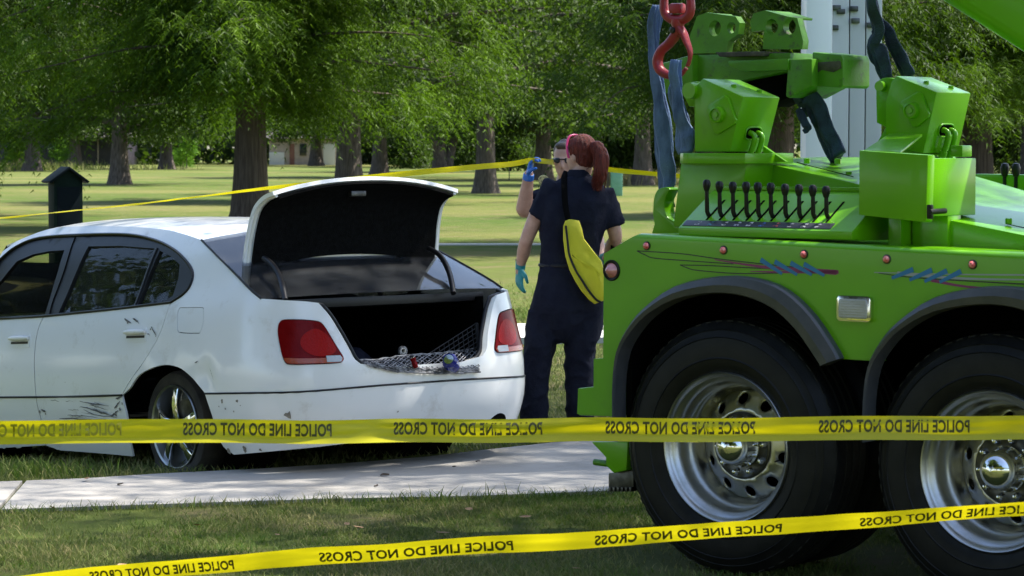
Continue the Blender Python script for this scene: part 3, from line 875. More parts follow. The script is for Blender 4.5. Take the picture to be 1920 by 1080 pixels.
# key curves (u, z)
gapB = cu([(82, 593), (71, 620), (65, 660), (65, 705), (70, 760), (79, 795), (86, 836)], 4)
gapR = cu([(321, 567), (302, 620), (272, 675), (246, 712), (229, 741)], 4)
beltR = cu([(82, 593), (200, 581), (321, 567)], 5)
beltF = [(xz_u(2.55), .845)] + [(xz_u(2.2), .862)] + cu([(0, 597.5), (40, 595.5), (82, 593)], 4)
dlo_rear = cu([(321, 567), (345, 551), (358, 534), (362, 512), (350, 490), (325, 467), (290, 450), (240, 440), (160, 440), (75, 446), (30, 463), (0, 487)], 5)
_z0 = dlo_rear[-1]
dlo_front = crv([_z0, (xz_u(2.25), 1.09), (xz_u(2.45), .965), (xz_u(2.55), .845)], 5)
strip_side_f = [(xz_u(3.3), .385), (xz_u(2.5), .41)] + cu([(0, 745), (120, 744), (229, 741)], 3)
strip_rear = cu([(385, 738), (470, 737), (560, 735), (650, 728), (720, 722)], 3)
ZS = strip_rear[-1][1]
strip_rear = strip_rear + [(strip_rear[-1][0] * .5, ZS), (0.0, ZS)]
arch = cu([(229, 741), (243, 728), (262, 702), (300, 685), (333, 688), (357, 705), (373, 724), (385, 738)], 4)
arch_low_r = cu([(385, 738), (398, 778), (408, 812), (420, 838), (440, 853)], 3)
arch_low_f = cu([(229, 741), (238, 780), (243, 820), (250, 856)], 3)
sill_r = cu([(86, 844), (170, 850), (250, 857)], 3)
zsl = sill_r[0][1]
# doors
rd_ = beltR + gapR[1:] + arch_low_f[1:-1] + sill_r[::-1][:-1] + gapB[::-1][:-1]
def inset(poly, d):
    P = np.array(poly); n = len(P); out = []
    A = .5 * sum(P[i][0] * P[(i + 1) % n][1] - P[(i + 1) % n][0] * P[i][1] for i in range(n)); sg = 1 if A > 0 else -1
    for i in range(n):
        a = P[i] - P[i - 1]; b = P[(i + 1) % n] - P[i]
        a = a / max(np.hypot(*a), 1e-9); b = b / max(np.hypot(*b), 1e-9)
        nn = np.array([-(a[1] + b[1]), a[0] + b[0]]) * sg; l = np.hypot(*nn)
        nn = nn / l if l > 1e-6 else np.array([-b[1], b[0]]) * sg
        out.append(tuple(P[i] + nn * d))
    return out
GAP = .0045
door_r = skin('door', inset(rd_, GAP), 'white_paint', car, mirror=True)
tag(door_r[0], 'rear door scraped and scratched along its lower edge')
fd_ = beltF + gapB[1:] + [(xz_u(2.0), zsl - .005), (xz_u(2.62), zsl)] + [(xz_u(2.66), .45), (xz_u(2.62), .7)]
door_f = skin('door', inset(fd_, GAP), 'white_paint', car, mirror=True)
# roof rail / shoulder line above the windows
shoulder_rail = cu([(378, 450), (352, 441), (318, 432), (285, 428), (240, 425), (160, 424), (90, 430), (0, 461)], 4)
shoulder_front = crv([shoulder_rail[-1], (xz_u(2.25), 1.15), (xz_u(2.55), 1.0), (xz_u(2.78), .875)], 5)
winedge = cu([(490, 560), (440, 512), (405, 477), (378, 450)], 4)
deck_edge = cu([(597, 568), (570, 565), (535, 563), (490, 560)], 3)
opening = cu([(676, 682), (661, 669), (648, 645), (632, 617), (614, 588), (597, 568)], 3)
sill_mid = cu([(720, 688), (700, 685), (676, 682)], 2)
ZSILL = sill_mid[0][1]
tail = cu([(521, 613), (524, 604), (532, 599), (560, 598.5), (592, 601), (604, 606), (615, 621), (633, 651), (644, 669), (643, 677), (634, 681), (590, 683.5), (545, 684), (534, 679), (527, 660), (521, 628)], 3, True)
fuel = cu([(336, 578), (350, 576.5), (376, 576), (382, 580), (381, 605), (376, 623), (368, 625.5), (340, 624.5), (333, 620), (332, 600)], 3, True)
qp = ([gapR[-1]] + gapR[::-1][1:] + dlo_rear[1:] + dlo_front[1:-1] + [(xz_u(2.62), .845), (xz_u(2.78), .85)] + shoulder_front[::-1][:-1] + shoulder_rail[::-1][1:]
      + winedge[::-1][1:] + deck_edge[::-1][1:] + opening[::-1][1:] + sill_mid[::-1][1:] + [(0.0, ZSILL), (0.0, ZS)] + strip_rear[::-1][1:] + arch[::-1][1:-1])
quarter = skin('quarter_panel', qp, 'white_paint', car, holes=[tail, fuel], mirror=True, grid=.04)
tag(quarter[0], 'rear wing with a crease above the wheel and fuel flap')
skin('fuel_flap', inset(fuel, .004), 'white_paint', car, off=-.001)
# front wing, simple
fw_ = [(xz_u(2.68), .845), (xz_u(2.62), .7), (xz_u(2.66), .45), (xz_u(2.62), zsl), (xz_u(2.44), zsl)] 
wing = [(xz_u(2.79), .86), (xz_u(2.68), .84), (xz_u(2.63), .7), (xz_u(2.67), .5), (xz_u(2.4) + .03, .42)]
arch_f = [(xz_u(2.8) + .42 * math.cos(a), .28 + .42 * math.sin(a)) for a in np.linspace(PI * .92, .0, 14)]
LU = float(PU[-1])
wing = [(xz_u(2.79), .86), (xz_u(2.67), .845), (xz_u(2.64), .73)] + arch_f[3:] + [(xz_u(3.25), .2), (xz_u(3.55), .18), (LU, .18), (LU, .66), (xz_u(3.5), .70), (xz_u(3.2), .76)]
skin('front_wing', wing, 'white_paint', car, mirror=True, grid=.06)
# rear bumper below the rub strip
bot = cu([(440, 853), (520, 846), (600, 838), (680, 828), (760, 815)], 3)
ZB = bot[-1][1]
half = strip_rear + []  # from arch to centre
bum = half[:-1] + [(-u, z) for u, z in half[::-1]] + [(-u, z) for u, z in arch_low_r[1:]] + [(-u, z) for u, z in bot[1:]] + [(0, ZB)] + bot[::-1] + arch_low_r[::-1][1:-1]
# the exhaust cut-out under the right-hand side
skin('rear_bumper', inset(bum, .002), 'white_paint', car, off=.004, grid=.05)
for sg in (-1,):
    e = [(sg * .56 + .085 * math.cos(a), ZB - .01 + .085 * math.sin(a)) for a in np.linspace(0, PI, 13)]
    skin('exhaust_recess', e, 'black_matte', car, off=.0062, grid=.05, thick=.003)
    c_ = surf(sg * .56, ZB + .03, -.03)
    lathe('exhaust_tip', [(.036, .0), (.040, .0), (.040, .14), (.034, .14), (.034, .01)], c_ + Vector((-.03, 0, 0)), 'chrome', car, 20, axis='X')
line('rub_strip', [(u, z) for u, z in strip_rear] + [(-u, z) for u, z in strip_rear[::-1][1:]], .0055, 'black_trim', car, .004)
line('rub_strip', strip_side_f[:], .0065, 'black_trim', car, .001, True)
# door and window trim
line('window_trim', beltF + beltR[1:], .009, 'black_trim', car, .001, True)
line('window_trim', dlo_rear + dlo_front[1:], .009, 'black_trim', car, .001, True)
# tail lights: red body, bright inner lamp, amber foot, clear reverse segment
def light(px_pts, name, m, parent, off, mirror=True, n=3, grid=.03, thick=.02):
    return skin(name, cu(px_pts, n, True), m, parent, off=off, mirror=mirror, grid=grid, thick=thick)
tl = skin('taillight', inset(tail, .004), 'lens_red', car, off=.008, mirror=True, grid=.03, thick=.05)
amb = cu([(533, 671), (560, 672), (610, 671), (640, 669), (641, 676), (633, 679.5), (590, 681), (545, 681.5), (537, 678)], 2, True)
lam = cu([(568, 628), (590, 616), (612, 628), (628, 652), (622, 664), (596, 668), (574, 660), (563, 645)], 3, True)
clr = cu([(610, 667), (636, 666), (640, 671), (638, 678), (612, 679)], 1, True)
for i, sg in enumerate((1, -1)):
    for nm, pl, mm, of in (('amber_lens', amb, 'lens_amber', .0105), ('lamp_bowl', lam, 'lens_bright', .0105), ('reverse_lens', clr, 'lens_clear', .0125)):
        skin(nm, [(u * sg, z) for u, z in pl], mm, tl[i], off=of, grid=.025, thick=.004)
# inner black shell behind the gaps
shell = [(xz_u(3.4), .5), (xz_u(2.9), .82)] + beltF + beltR[1:] + [(gapR[0][0] - .10, gapR[0][1] - .02), (1.34, .86), (1.34, .45), arch_low_r[0]] + arch[::-1][1:] + [(arch_low_f[-1][0], .12), (xz_u(2.3), .12)] + [(u, z) for u, z in arch_f[1:]]
skin('inner_shell', shell, 'black_matte', car, off=-.03, mirror=True, grid=.08, thick=.004)
skin('rear_panel', [(-.8, .2), (-.8, .70), (-.60, .70), (-.56, ZSILL - .02), (.56, ZSILL - .02), (.60, .70), (.8, .70), (.8, .2)], 'black_matte', car, off=-.08, grid=.1, thick=.004)
# glass and black window frames
fr_o = dlo_rear + dlo_front[1:] + beltF[1:] + beltR[1:-1]
g_front = cu([(0, 527), (30, 490), (60, 477), (90, 471), (119, 469), (108, 505), (96, 545), (83, 589), (40, 592), (0, 594)], 0)
g_front = g_front[:-1] + [g_front[-1], (xz_u(2.3), .875), (xz_u(2.40), .90), (xz_u(2.2), 1.03)]
g_rear = cu([(164, 462), (225, 461), (288, 466), (270, 515), (249, 573), (180, 580), (108, 587), (135, 525)], 0)
g_qtr = cu([(298, 470), (318, 480), (335, 496), (333, 520), (322, 555), (300, 567), (256, 573), (276, 520)], 0)
skin('window_frame', fr_o, 'black_trim', car, holes=[g_front, g_rear, g_qtr], off=-.006, mirror=True, grid=.06, thick=.02)
skin('door_glass', inset(g_rear, -.006), 'tinted_glass', car, off=-.02, mirror=True, grid=.06, thick=.003)
skin('quarter_glass', inset(g_qtr, -.006), 'tinted_glass', car, off=-.02, mirror=True, grid=.06, thick=.003)
skin('door_glass', [(-u, z) for u, z in inset(g_front, -.006)], 'clear_glass', car, off=-.02, grid=.06, thick=.003)
line('window_divider', cu([(293, 465), (273, 515), (252, 573)], 3), .012, 'black_trim', car, -.004, True, flat=.5)
line('door_seam', cu([(140, 445), (122, 500), (100, 560), (92, 590)], 3), .003, 'black_matte', car, -.003, True)
# roof, rear screen, windscreen, bonnet: bowed sheets between the two shoulders
def bowed(name, left, crownf, bowf, m, nseg=18, thick=.01, parent=None):
    P = []
    n = len(left)
    for i, (u, z) in enumerate(left):
        L = surf(u, z); t = i / max(1, n - 1)
        for k in range(nseg + 1):
            s = 1 - 2 * k / nseg; q = 1 - abs(s) ** 2.4
            P.append(Vector((L.x + bowf(t) * (1 - s * s), L.y * s, L.z + crownf(t) * q)))
    Fc = [(i * (nseg + 1) + k, i * (nseg + 1) + k + 1, (i + 1) * (nseg + 1) + k + 1, (i + 1) * (nseg + 1) + k) for i in range(n - 1) for k in range(nseg)]
    bm = bmesh.new(); v = [bm.verts.new(p) for p in P]
    for f in Fc: bm.faces.new([v[i] for i in f])
    bm.normal_update()
    if sum(f.normal.z for f in bm.faces) < 0: bmesh.ops.reverse_faces(bm, faces=bm.faces)
    me = bpy.data.meshes.new(name); bm.to_mesh(me); bm.free()
    o = link(name, me, m, parent or car, True, 180)
    s = o.modifiers.new('s', 'SOLIDIFY'); s.thickness = thick; s.offset = -1
    s = o.modifiers.new('e', 'EDGE_SPLIT'); s.split_angle = math.radians(45)
    return o
roof = bowed('roof', shoulder_rail, lambda t: .052 - .012 * t * t, lambda t: -.03 * (1 - t) + .10 * t, 'white_paint')
bowed('rear_window', winedge, lambda t: .012 + .04 * t, lambda t: -.07 + .04 * t, 'rear_glass', thick=.004)
bowed('windscreen', shoulder_front, lambda t: .04 * (1 - t) + .02, lambda t: .10 + .08 * t, 'tinted_glass', thick=.004)
bowed('bonnet', [(xz_u(2.79), .875), (xz_u(3.0), .84), (xz_u(3.2), .79), (xz_u(3.45), .72), (xz_u(3.58), .66)], lambda t: .04, lambda t: .16 - .1 * t, 'white_paint')
line('screen_trim', winedge, .007, 'black_trim', car, .0, True)
# boot: gutter, seal, carpeted well
op_full = deck_edge[::-1] + opening[::-1][1:] + sill_mid[::-1][1:] + [(.0, ZSILL)]
op_full = [p for p in op_full]
Lw = [surf(u, z) for u, z in op_full]
rim = Lw + [Vector((p.x, -p.y, p.z)) for p in Lw[::-1][1:]]
def inw(p, d, dz=0.): 
    return Vector((p.x + (.02 if p.x < -1.02 else 0), p.y - math.copysign(min(d, abs(p.y)), p.y) if abs(p.y) > .3 else p.y, p.z - dz))
ring0 = rim; ring1 = [inw(p, .035, .02) for p in rim]; ring2 = [inw(p, .06, .05) for p in rim]
front_x = Lw[0].x + .02
bm = bmesh.new()
R0 = [bm.verts.new(p) for p in ring0]; R1 = [bm.verts.new(p) for p in ring1]
for i in range(len(rim) - 1): bm.faces.new((R0[i], R0[i + 1], R1[i + 1], R1[i]))
bmobj('boot_gutter', bm, 'cream_paint', car)
tube('boot_seal', [inw(p, .036, .012) for p in rim], .012, 'black_trim', car, 8)
# deck panel between rear screen and boot
wl = surf(*winedge[0]); 
A = [Vector((wl.x + .06, -.66, wl.z - .02)), Vector((wl.x - .02, -.66, wl.z - .012)), Vector((wl.x - .02, .66, wl.z - .012)), Vector((wl.x + .06, .66, wl.z - .02))]
solid('boot_cowl', A, [a - Vector((0, 0, .05)) for a in A], 'black_trim', car, .004)
# the boot well
bm = bmesh.new()
xr, xf, fl, tp = -.95, .02, .34, .89
def quad(a, b, c, d): bm.faces.new([bm.verts.new(p) for p in (a, b, c, d)])
W_ = .60
quad((xr, -W_, fl), (xf, -W_, fl), (xf, W_, fl), (xr, W_, fl))
quad((xf, -W_, fl), (xf, W_, fl), (xf, W_, tp), (xf, -W_, tp))
zr = ZSILL - .03
quad((xr, -W_, fl), (xr, W_, fl), (xr, W_, zr), (xr, -W_, zr))
for s in (-1, 1): quad((xr, s * W_, fl), (xf, s * W_, fl), (xf, s * W_, tp), (xr, s * W_, tp))
quad((xf, -W_, tp), (xf, W_, tp), (wl.x, W_, tp), (wl.x, -W_, tp))
bmobj('boot_well', bm, 'carpet', car, smooth=False)
# boot lid, swung up: an angled plate seen from beneath
yL = .665
prof_in = [CARF.un(*p, y=yL) for p in ((457, 519), (457, 490), (460, 455), (463, 430), (469, 400), (477, 384), (488, 373), (501, 367))]
prof = [(p.x, p.z) for p in prof_in]
prof = crv(prof, 3)
def lid_ring(off, y0, y1, shrink0, shrink1, arc):
    """sheet of the lid profile moved along its normal"""
    n = len(prof); out = []
    for i, (x, z) in enumerate(prof):
        a = prof[max(0, i - 1)]; b = prof[min(n - 1, i + 1)]
        t = np.array([b[0] - a[0], b[1] - a[1]]); t /= np.hypot(*t); nn = np.array([t[1], -t[0]])
        out.append((x + nn[0] * off, z + nn[1] * off))
    return out
def lid_sheet(name, off, wscale, i0, i1, m, thick, par, ny=16):
    pr_ = lid_ring(off, 0, 0, 0, 0, 0)
    n = len(pr_); P = []; idx = list(range(i0, n - i1))
    for i in idx:
        x, z = pr_[i]; t = i / (n - 1)
        hw = yL * wscale * (1 - .06 * t)
        for k in range(ny + 1):
            s = 1 - 2 * k / ny
            bow = (1 - abs(s) ** 2.2)
            P.append(Vector((x - .05 * bow * (1 - t) - .03 * bow * t, hw * s, z + .075 * bow * t * t + .085 * bow * (1 - t) ** 2)))
    bm = bmesh.new(); v = [bm.verts.new(p) for p in P]; r_n = ny + 1
    for a_ in range(len(idx) - 1):
        for k in range(ny): bm.faces.new((v[a_ * r_n + k], v[a_ * r_n + k + 1], v[(a_ + 1) * r_n + k + 1], v[(a_ + 1) * r_n + k]))
    bmesh.ops.recalc_face_normals(bm, faces=bm.faces)
    me = bpy.data.meshes.new(name); bm.to_mesh(me); bm.free()
    o = link(name, me, m, par, True, 50)
    s = o.modifiers.new('s', 'SOLIDIFY'); s.thickness = thick; s.offset = 0
    s = o.modifiers.new('e', 'EDGE_SPLIT'); s.split_angle = math.radians(45)
    return o
lid = lid_sheet('boot_lid', .012, 1.0, 0, 0, 'white_paint', .022, car)
tag(lid, 'boot lid raised upright with its black lining facing out')
lid_sheet('lid_lining', -.012, .94, 1, 0, 'carpet', .012, lid)
for s in (-1, 1):
    pts = [Vector((p[0] + .004, s * yL * .965 * (1 - .06 * i / (len(prof) - 1)), p[1])) for i, p in enumerate(prof)]
    tube('lid_rim', pts, [.013, .013, .012, .010], 'cream_paint', lid, 6)
# gooseneck hinges
P = [CARF.unx(px, py, x) for px, py, x in ((495, 484, -.60), (510, 496, -.69), (524, 518, -.79), (531, 543, -.90), (535, 563, -.96))]
tube('lid_hinge', crv([tuple(p) for p in P], 4), .016, 'black_trim', car, 8)
for pts in (((804, 466, -.60), (825, 479, -.69), (840, 505, -.79), (847, 530, -.90), (850, 550, -.96)),):
    P = [CARF.unx(*p) for p in pts]
    tube('lid_hinge', crv([tuple(p) for p in P], 4), .016, 'black_trim', car, 8)
# lock hardware on the lining
box('latch', (prof[-4][0] - .03, .05, prof[-4][1] + .02), (.04, .10, .03), 'steel_dark', lid, .006)
# dirt streak on the left rim, handles, dents, scuffs
def handle(pts, par):
    q = cu(pts, 2, True)
    skin('handle_cup', q, 'white_paint', par, off=.002, grid=.02, thick=.006)
    us = [p[0] for p in q]; zs = [p[1] for p in q]
    c = ((min(us) + max(us)) / 2, (min(zs) + max(zs)) / 2); hw = (max(us) - min(us)) / 2; hz = (max(zs) - min(zs)) / 2
    skin('handle_shadow_gap', [(c[0] + hw * .8 * a, c[1] - hz * .30 + hz * .16 * b) for a, b in ((-1, -1), (1, -1), (1, 1), (-1, 1))], 'black_trim', par, off=.0035, grid=.05, thick=.002)
    tube('handle', [surf(c[0] + hw * .9 * t, c[1] + hz * .32, .012 + .014 * (1 - t * t)) for t in np.linspace(-1, 1, 9)], [.010, .015, .016, .015, .010], 'cream_paint', par, 10)
handle([(236, 616), (242, 613.5), (270, 613), (276, 617), (275, 637), (270, 641), (240, 641), (234, 637)], door_r[0])
handle([(20, 628), (26, 625.5), (52, 625), (57, 629), (56, 647), (52, 651.5), (24, 652), (18, 648)], door_f[0])
rs = random.Random(4)
bm = bmesh.new()
def scratch(px0, py0, px1, py1, w):
    a = CU(px0, py0); b = CU(px1, py1); n = 7
    prev = None
    for i in range(n + 1):
        t = i / n; u = a[0] + (b[0] - a[0]) * t; z = a[1] + (b[1] - a[1]) * t + rs.uniform(-.003, .003)
        ww = w * (.25 + .75 * math.sin(PI * min(1, max(.05, t + rs.uniform(-.15, .15)))))
        cur = (bm.verts.new(surf(u, z - ww, .0035)), bm.verts.new(surf(u, z + ww, .0035)))
        if prev: bm.faces.new((prev[0], cur[0], cur[1], prev[1]))
        prev = cur
for _ in range(16):
    x = rs.uniform(90, 190); y = rs.uniform(748, 782); l = rs.uniform(10, 45)
    scratch(x, y, min(x + l, 228), y + rs.uniform(2, 9) * (1 if x > 150 else .3), rs.uniform(.0012, .003))
for (a_, b_, c_, d_, w) in ((112, 784, 200, 787, .004), (150, 752, 205, 762, .004), (160, 764, 212, 780, .005), (215, 765, 226, 752, .006), (208, 782, 222, 770, .006), (218, 748, 230, 744, .006), (78, 768, 86, 772, .007), (366, 681, 372, 677, .004), (394, 690, 401, 712, .002), (234, 598, 247, 605, .006), (250, 596, 262, 606, .005), (284, 612, 294, 628, .004), (276, 625, 282, 629, .003)):
    scratch(a_, b_, c_, d_, w)
tag(bmobj('scuff_marks', bm, 'scuff', car, False), kind='stuff')
def splat(px, py, r, n=9):
    c = CU(px, py); vv = [bm.verts.new(surf(c[0] + r * rs.uniform(.4, 1.2) * math.cos(2 * PI * k / n), c[1] + r * rs.uniform(.4, 1.2) * math.sin(2 * PI * k / n), .0065 if py > 738 and px > 385 else .0035)) for k in range(n)]
    bm.faces.new(vv)
bm = bmesh.new()
for (px, py, r) in ((418, 753, .014), (446, 752, .010), (424, 766, .007), (440, 771, .006), (452, 760, .004), (541, 778, .022), (412, 762, .005), (75, 772, .012), (86, 776, .008), (123, 717, .004), (226, 768, .012), (218, 778, .010), (230, 757, .008), (240, 605, .007), (256, 600, .006), (283, 617, .006), (293, 630, .005), (520, 800, .006), (460, 842, .02), (430, 846, .018), (490, 843, .01), (745, 772, .006), (980, 715, .004)):
    splat(px, py, r)
tag(bmobj('mud_spots', bm, 'grime', car, False), kind='stuff')
# the creased dent above the wheel arch, pushed into the wing's own metal
for o in quarter[:1] + door_r[:1]:
    dents = [(CU(383, 700), .075, -.016), (CU(372, 683), .03, .010), (CU(395, 720), .035, -.010), (CU(300, 655), .12, -.006), (CU(190, 770), .12, -.010), (CU(120, 765), .1, .006), (CU(455, 500), .10, -.008), (CU(420, 640), .16, -.005)]
    for v in o.data.vertices:
        for (u, z), r, a_ in dents:
            p = surf(u, z); d = (v.co - p).length
            if d < r * 2: v.co.y += a_ * math.exp(-(d / r) ** 2 * 1.6)
# underside and cabin
box('floor_pan', (1.2, 0, .20), (3.6, 1.42, .06), 'black_matte', car, .02)
box('fuel_tank', (-.55, 0, .22), (.7, 1.2, .16), 'black_matte', car, .04)
box('dashboard', (2.25, 0, .80), (.45, 1.35, .16), 'black_trim', car, .05)
def seat(x, y, w):
    bm = bmesh.new()
    box_add(bm, (x, y, .42), (.5, w, .16), .05)
    box_add(bm, (x - .26, y, .68), (.14, w * .96, .54), .05, Matrix.Rotation(-.25, 3, 'Y'))
    o = bmobj('seat', bm, 'carpet', car)
    for dy in ((0,) if w < .7 else (-.36, .36)):
        b = bmesh.new(); box_add(b, (x - .34, y + dy, 1.02), (.09, .25, .17), .04); bmobj('headrest', b, 'carpet', o)
seat(1.55, .36, .5); seat(1.55, -.36, .5); seat(.55, 0, 1.2)
box('parcel_shelf', (-.33, 0, .905), (1.04, 1.24, .02), 'shelf_cloth', car, .004)
lathe('steering_wheel', [(.165, 0), (.175, .012), (.187, 0), (.175, -.012)], (1.93, .36, .82), 'black_trim', car, 28, axis='X', closed=True)
tube('steering_column', [(1.93, .36, .82), (2.2, .36, .74)], .04, 'black_trim', car, 10)
tube('steering_spokes', [(1.93, .20, .83), (1.92, .36, .80), (1.93, .52, .83)], .016, 'black_trim', car, 8)
# wheels
def car_wheel(x, y, z, rad, flat_, sg, chrome):
    t = bpy.data.objects.new('wheel', None); COL.objects.link(t); t.parent = car; t.location = (x, y, z)
    bm = bmesh.new()
    pr_ = [(.222, -.02), (.228, .0), (.245, .008), (.28, .012), (.30, .004), (.312, -.02), (.316, -.06), (.316, -.16), (.30, -.19), (.25, -.20), (.222, -.18)]
    lathe_add(bm, [(r * rad / .316 if r > .26 else r, h * sg) for r, h in pr_], (0, 0, 0), 48, closed=True)
    if flat_:
        for v in bm.verts:
            if v.co.z < -.2:
                g = max(0., (-v.co.z - flat_))
                if g > 0: v.co.z = -flat_ - g * .06
                v.co.y += sg * .03 * math.exp(-((v.co.z + .25) / .05) ** 2) * (1 if v.co.y * sg > -.05 else 0)
                if abs(v.co.x) > .05: v.co.x *= 1 + .07 * ss(-.18, -.27, v.co.z) if False else 1 + .08 * min(1, max(0, (-.2 - v.co.z) / .06))
    bmobj('tyre', bm, 'rubber_dirty', t)
    lathe('rim', [(.236, 0), (.232, .006), (.222, 0), (.214, -.03), (.205, -.06), (.20, -.13), (.0, -.13)] if sg > 0 else [(.236, 0), (.222, 0), (.2, .08), (.0, .08)], (0, .012 * sg, 0), 'alloy', t, 40)
    lathe('brake_disc', [(.0, 0), (.15, 0), (.15, -.02), (0, -.02)], (0, -.07 * sg, 0), 'steel_dark', t, 32)
    for k in range(5):
        a = 2 * PI * k / 5 + .32
        e = Vector((math.cos(a), 0, math.sin(a))); tt = Vector((-math.sin(a), 0, math.cos(a)))
        yy = Vector((0, sg, 0))
        A = [e * .03 + tt * .028 + yy * .002, e * .12 + tt * .020 + yy * .010, e * .214 + tt * .032 + yy * .0, e * .214 - tt * .032 + yy * .0, e * .12 - tt * .020 + yy * .010, e * .03 - tt * .028 + yy * .002]
        solid('spoke', A, [a_ - yy * .035 for a_ in A], 'chrome' if chrome else 'alloy', t, .008, 2)
    lathe('hub_cap', [(0, .018 * sg), (.026, .016 * sg), (.036, .0), (.036, -.03 * sg)], (0, 0, 0), 'chrome', t, 24)
    return t
wc = CARF.un(328, 801, .85)
car_wheel(wc.x, .84, wc.z, .312, .262, 1, True)
car_wheel(wc.x, -.84, wc.z + .01, .312, .275, -1, False)
car_wheel(2.78, .84, wc.z + .05, .312, .31, 1, True)
car_wheel(2.78, -.84, wc.z + .05, .312, .31, -1, False)
# wheel houses
for y in (.61, -.61):
    for x in (wc.x, 2.78):
        lathe('wheel_house', [(.40, -.22), (.40, .14)] , (x, y, .30), 'black_matte', car, 28)
        lathe('wheel_house', [(.0, 0), (.40, 0)], (x, y - math.copysign(.2, y), .30), 'black_matte', car, 28)

# things in the boot, top-level
def boot_things():
    # a net of cord hanging over the sill
    net = thing('cargo_net', 'grey and black cargo net spilling out over the boot sill', 'net', Matrix(CARF.m))
    def sp_(px, py, x=None):
        u, z = CU(px, py); return surf(u, z, .012)
    rows = []
    top = [CARF.unx(*p, x=-1.0) for p in ((672, 676), (710, 674), (750, 668), (800, 664), (850, 660), (898, 652))]
    mid = [sp_(*p) for p in ((685, 684), (716, 686), (756, 688), (800, 690), (850, 690), (896, 688))]
    low = [sp_(*p) for p in ((705, 688), (725, 693), (760, 697), (805, 699), (850, 700), (897, 697))]
    A_ = [crv([tuple(p) for p in r], 5) for r in (top, mid, low)]
    n = len(A_[0]); cols = 9
    def pt(i, j):
        t = j / (cols - 1) * 2
        k = min(1, int(t)); f = t - k
        p = Vector(A_[k][i]).lerp(Vector(A_[k + 1][i]), f)
        q = Vector((0, noise.noise((i * .7, j * .9, 1.)) * .012, noise.noise((i * .7, j * .9, 5.)) * .010))
        return p + q + Vector((-abs(noise.noise((i * .9, j * .8, 9.))) * .01, 0, 0))
    bm = bmesh.new()
    for i in range(0, n - 1):
        for j in range(cols - 1):
            tube_add(bm, [pt(i, j), pt(i + 1, j + 1)], .0032, 4); tube_add(bm, [pt(i + 1, j), pt(i, j + 1)], .0032, 4)
    for j in (0, cols - 1): tube_add(bm, [pt(i, j) for i in range(n)], .006, 5)
    tag(bmobj('mesh', bm, 'net_cord', net, False), kind='stuff')
    bm = bmesh.new()
    a = CARF.unx(893, 606, -1.0); b = CARF.unx(902, 690, -1.06); c = CARF.unx(806, 662, -.95)
    for k in range(11):
        t = k / 10
        tube_add(bm, [a.lerp(b, t), c.lerp(b, t)], .003, 4); tube_add(bm, [a.lerp(c, t), b.lerp(c, t)], .003, 4)
    tube_add(bm, [a, b], .012, 6)
    tag(bmobj('black_mesh', bm, 'net_black', net, False), kind='stuff')
    lathe('eyelet', [(.008, 0), (.018, 0), (.018, .006), (.008, .006)], CARF.unx(886, 690, -1.12), 'chrome', net, 16, axis='X', closed=True)
    p = sp_(834, 684)
    bl = thing('crushed_can', 'crumpled blue can caught in the net on the boot sill', 'can', CARF.m @ Matrix.Translation(p + Vector((-.045, 0, .01))) @ Matrix.Rotation(.5, 4, 'X') @ Matrix.Rotation(.6, 4, 'Z') @ Matrix.Diagonal((.85, .85, .85, 1)))
    bm = bmesh.new()
    lathe_add(bm, [(0, -.062), (.03, -.062), (.046, -.05), (.05, -.01), (.044, .015), (.05, .04), (.035, .06), (0, .06)], (0, 0, 0), 20, 'Y')
    for v in bm.verts: v.co += Vector((noise.noise(v.co * 28), noise.noise(v.co * 28 + Vector((5, 0, 0))), noise.noise(v.co * 28 + Vector((0, 5, 0))))) * .010
    bmobj('shell', bm, 'blue_plastic', bl, ang=25)
    lathe('lid', [(0, .0), (.03, .0), (.032, .004), (0, .006)], (0, .061, 0), 'chrome', bl, 16)
    p = sp_(771, 684)
    rw = thing('crushed_can', 'small red and silver can lying in the net left of the blue one', 'can', CARF.m @ Matrix.Translation(p + Vector((-.015, 0, .012))) @ Matrix.Rotation(1.2, 4, 'X') @ Matrix.Diagonal((.6, .6, .6, 1)))
    bm = bmesh.new()
    lathe_add(bm, [(0, -.05), (.022, -.05), (.026, -.02), (.022, .01), (.026, .04), (0, .05)], (0, 0, 0), 14, 'Y')
    for v in bm.verts: v.co += Vector((noise.noise(v.co * 40), 0, noise.noise(v.co * 40 + Vector((0, 5, 0))))) * .008
    bmobj('shell', bm, 'lens_red', rw, ang=25)
    lathe('lid', [(0, .0), (.02, .0), (.02, .004), (0, .004)], (0, .05, 0), 'chrome', rw, 14)
    p = CARF.unx(755, 658, -.9)
    rg = thing('tape_roll', 'pale ring shaped roll standing inside the boot behind the net', 'tape roll', CARF.m @ Matrix.Translation(p) @ Matrix.Diagonal((.7, .7, .7, 1)))
    lathe('roll', [(.022, -.012), (.038, -.012), (.038, .012), (.022, .012)], (0, 0, 0), 'net_cord', rg, 24, axis='X', closed=True)
    lathe('core', [(.019, -.013), (.022, -.013), (.022, .013), (.019, .013)], (0, 0, 0), 'cream_paint', rg, 24, axis='X', closed=True)
    p = CARF.unx(690, 655, -.75)
    bg_ = thing('duffel_bag', 'dark bag slumped in the left of the open boot', 'bag', CARF.m @ Matrix.Translation((-.62, .25, .36)))
    bm = bmesh.new()
    lathe_add(bm, [(0, -.28), (.10, -.27), (.15, -.2), (.16, 0), (.15, .2), (.10, .27), (0, .28)], (0, 0, .13), 24, 'Y')
    for v in bm.verts: v.co.z = max(.0, v.co.z + noise.noise(v.co * 6) * .04)
    bmobj('body', bm, 'navy_cloth', bg_, ang=180)
    tube('handle', crv([(-.05, -.1, .27), (-.1, -.06, .33), (-.1, .06, .33), (-.05, .1, .27)], 4), .012, 'black_trim', bg_)
boot_things()

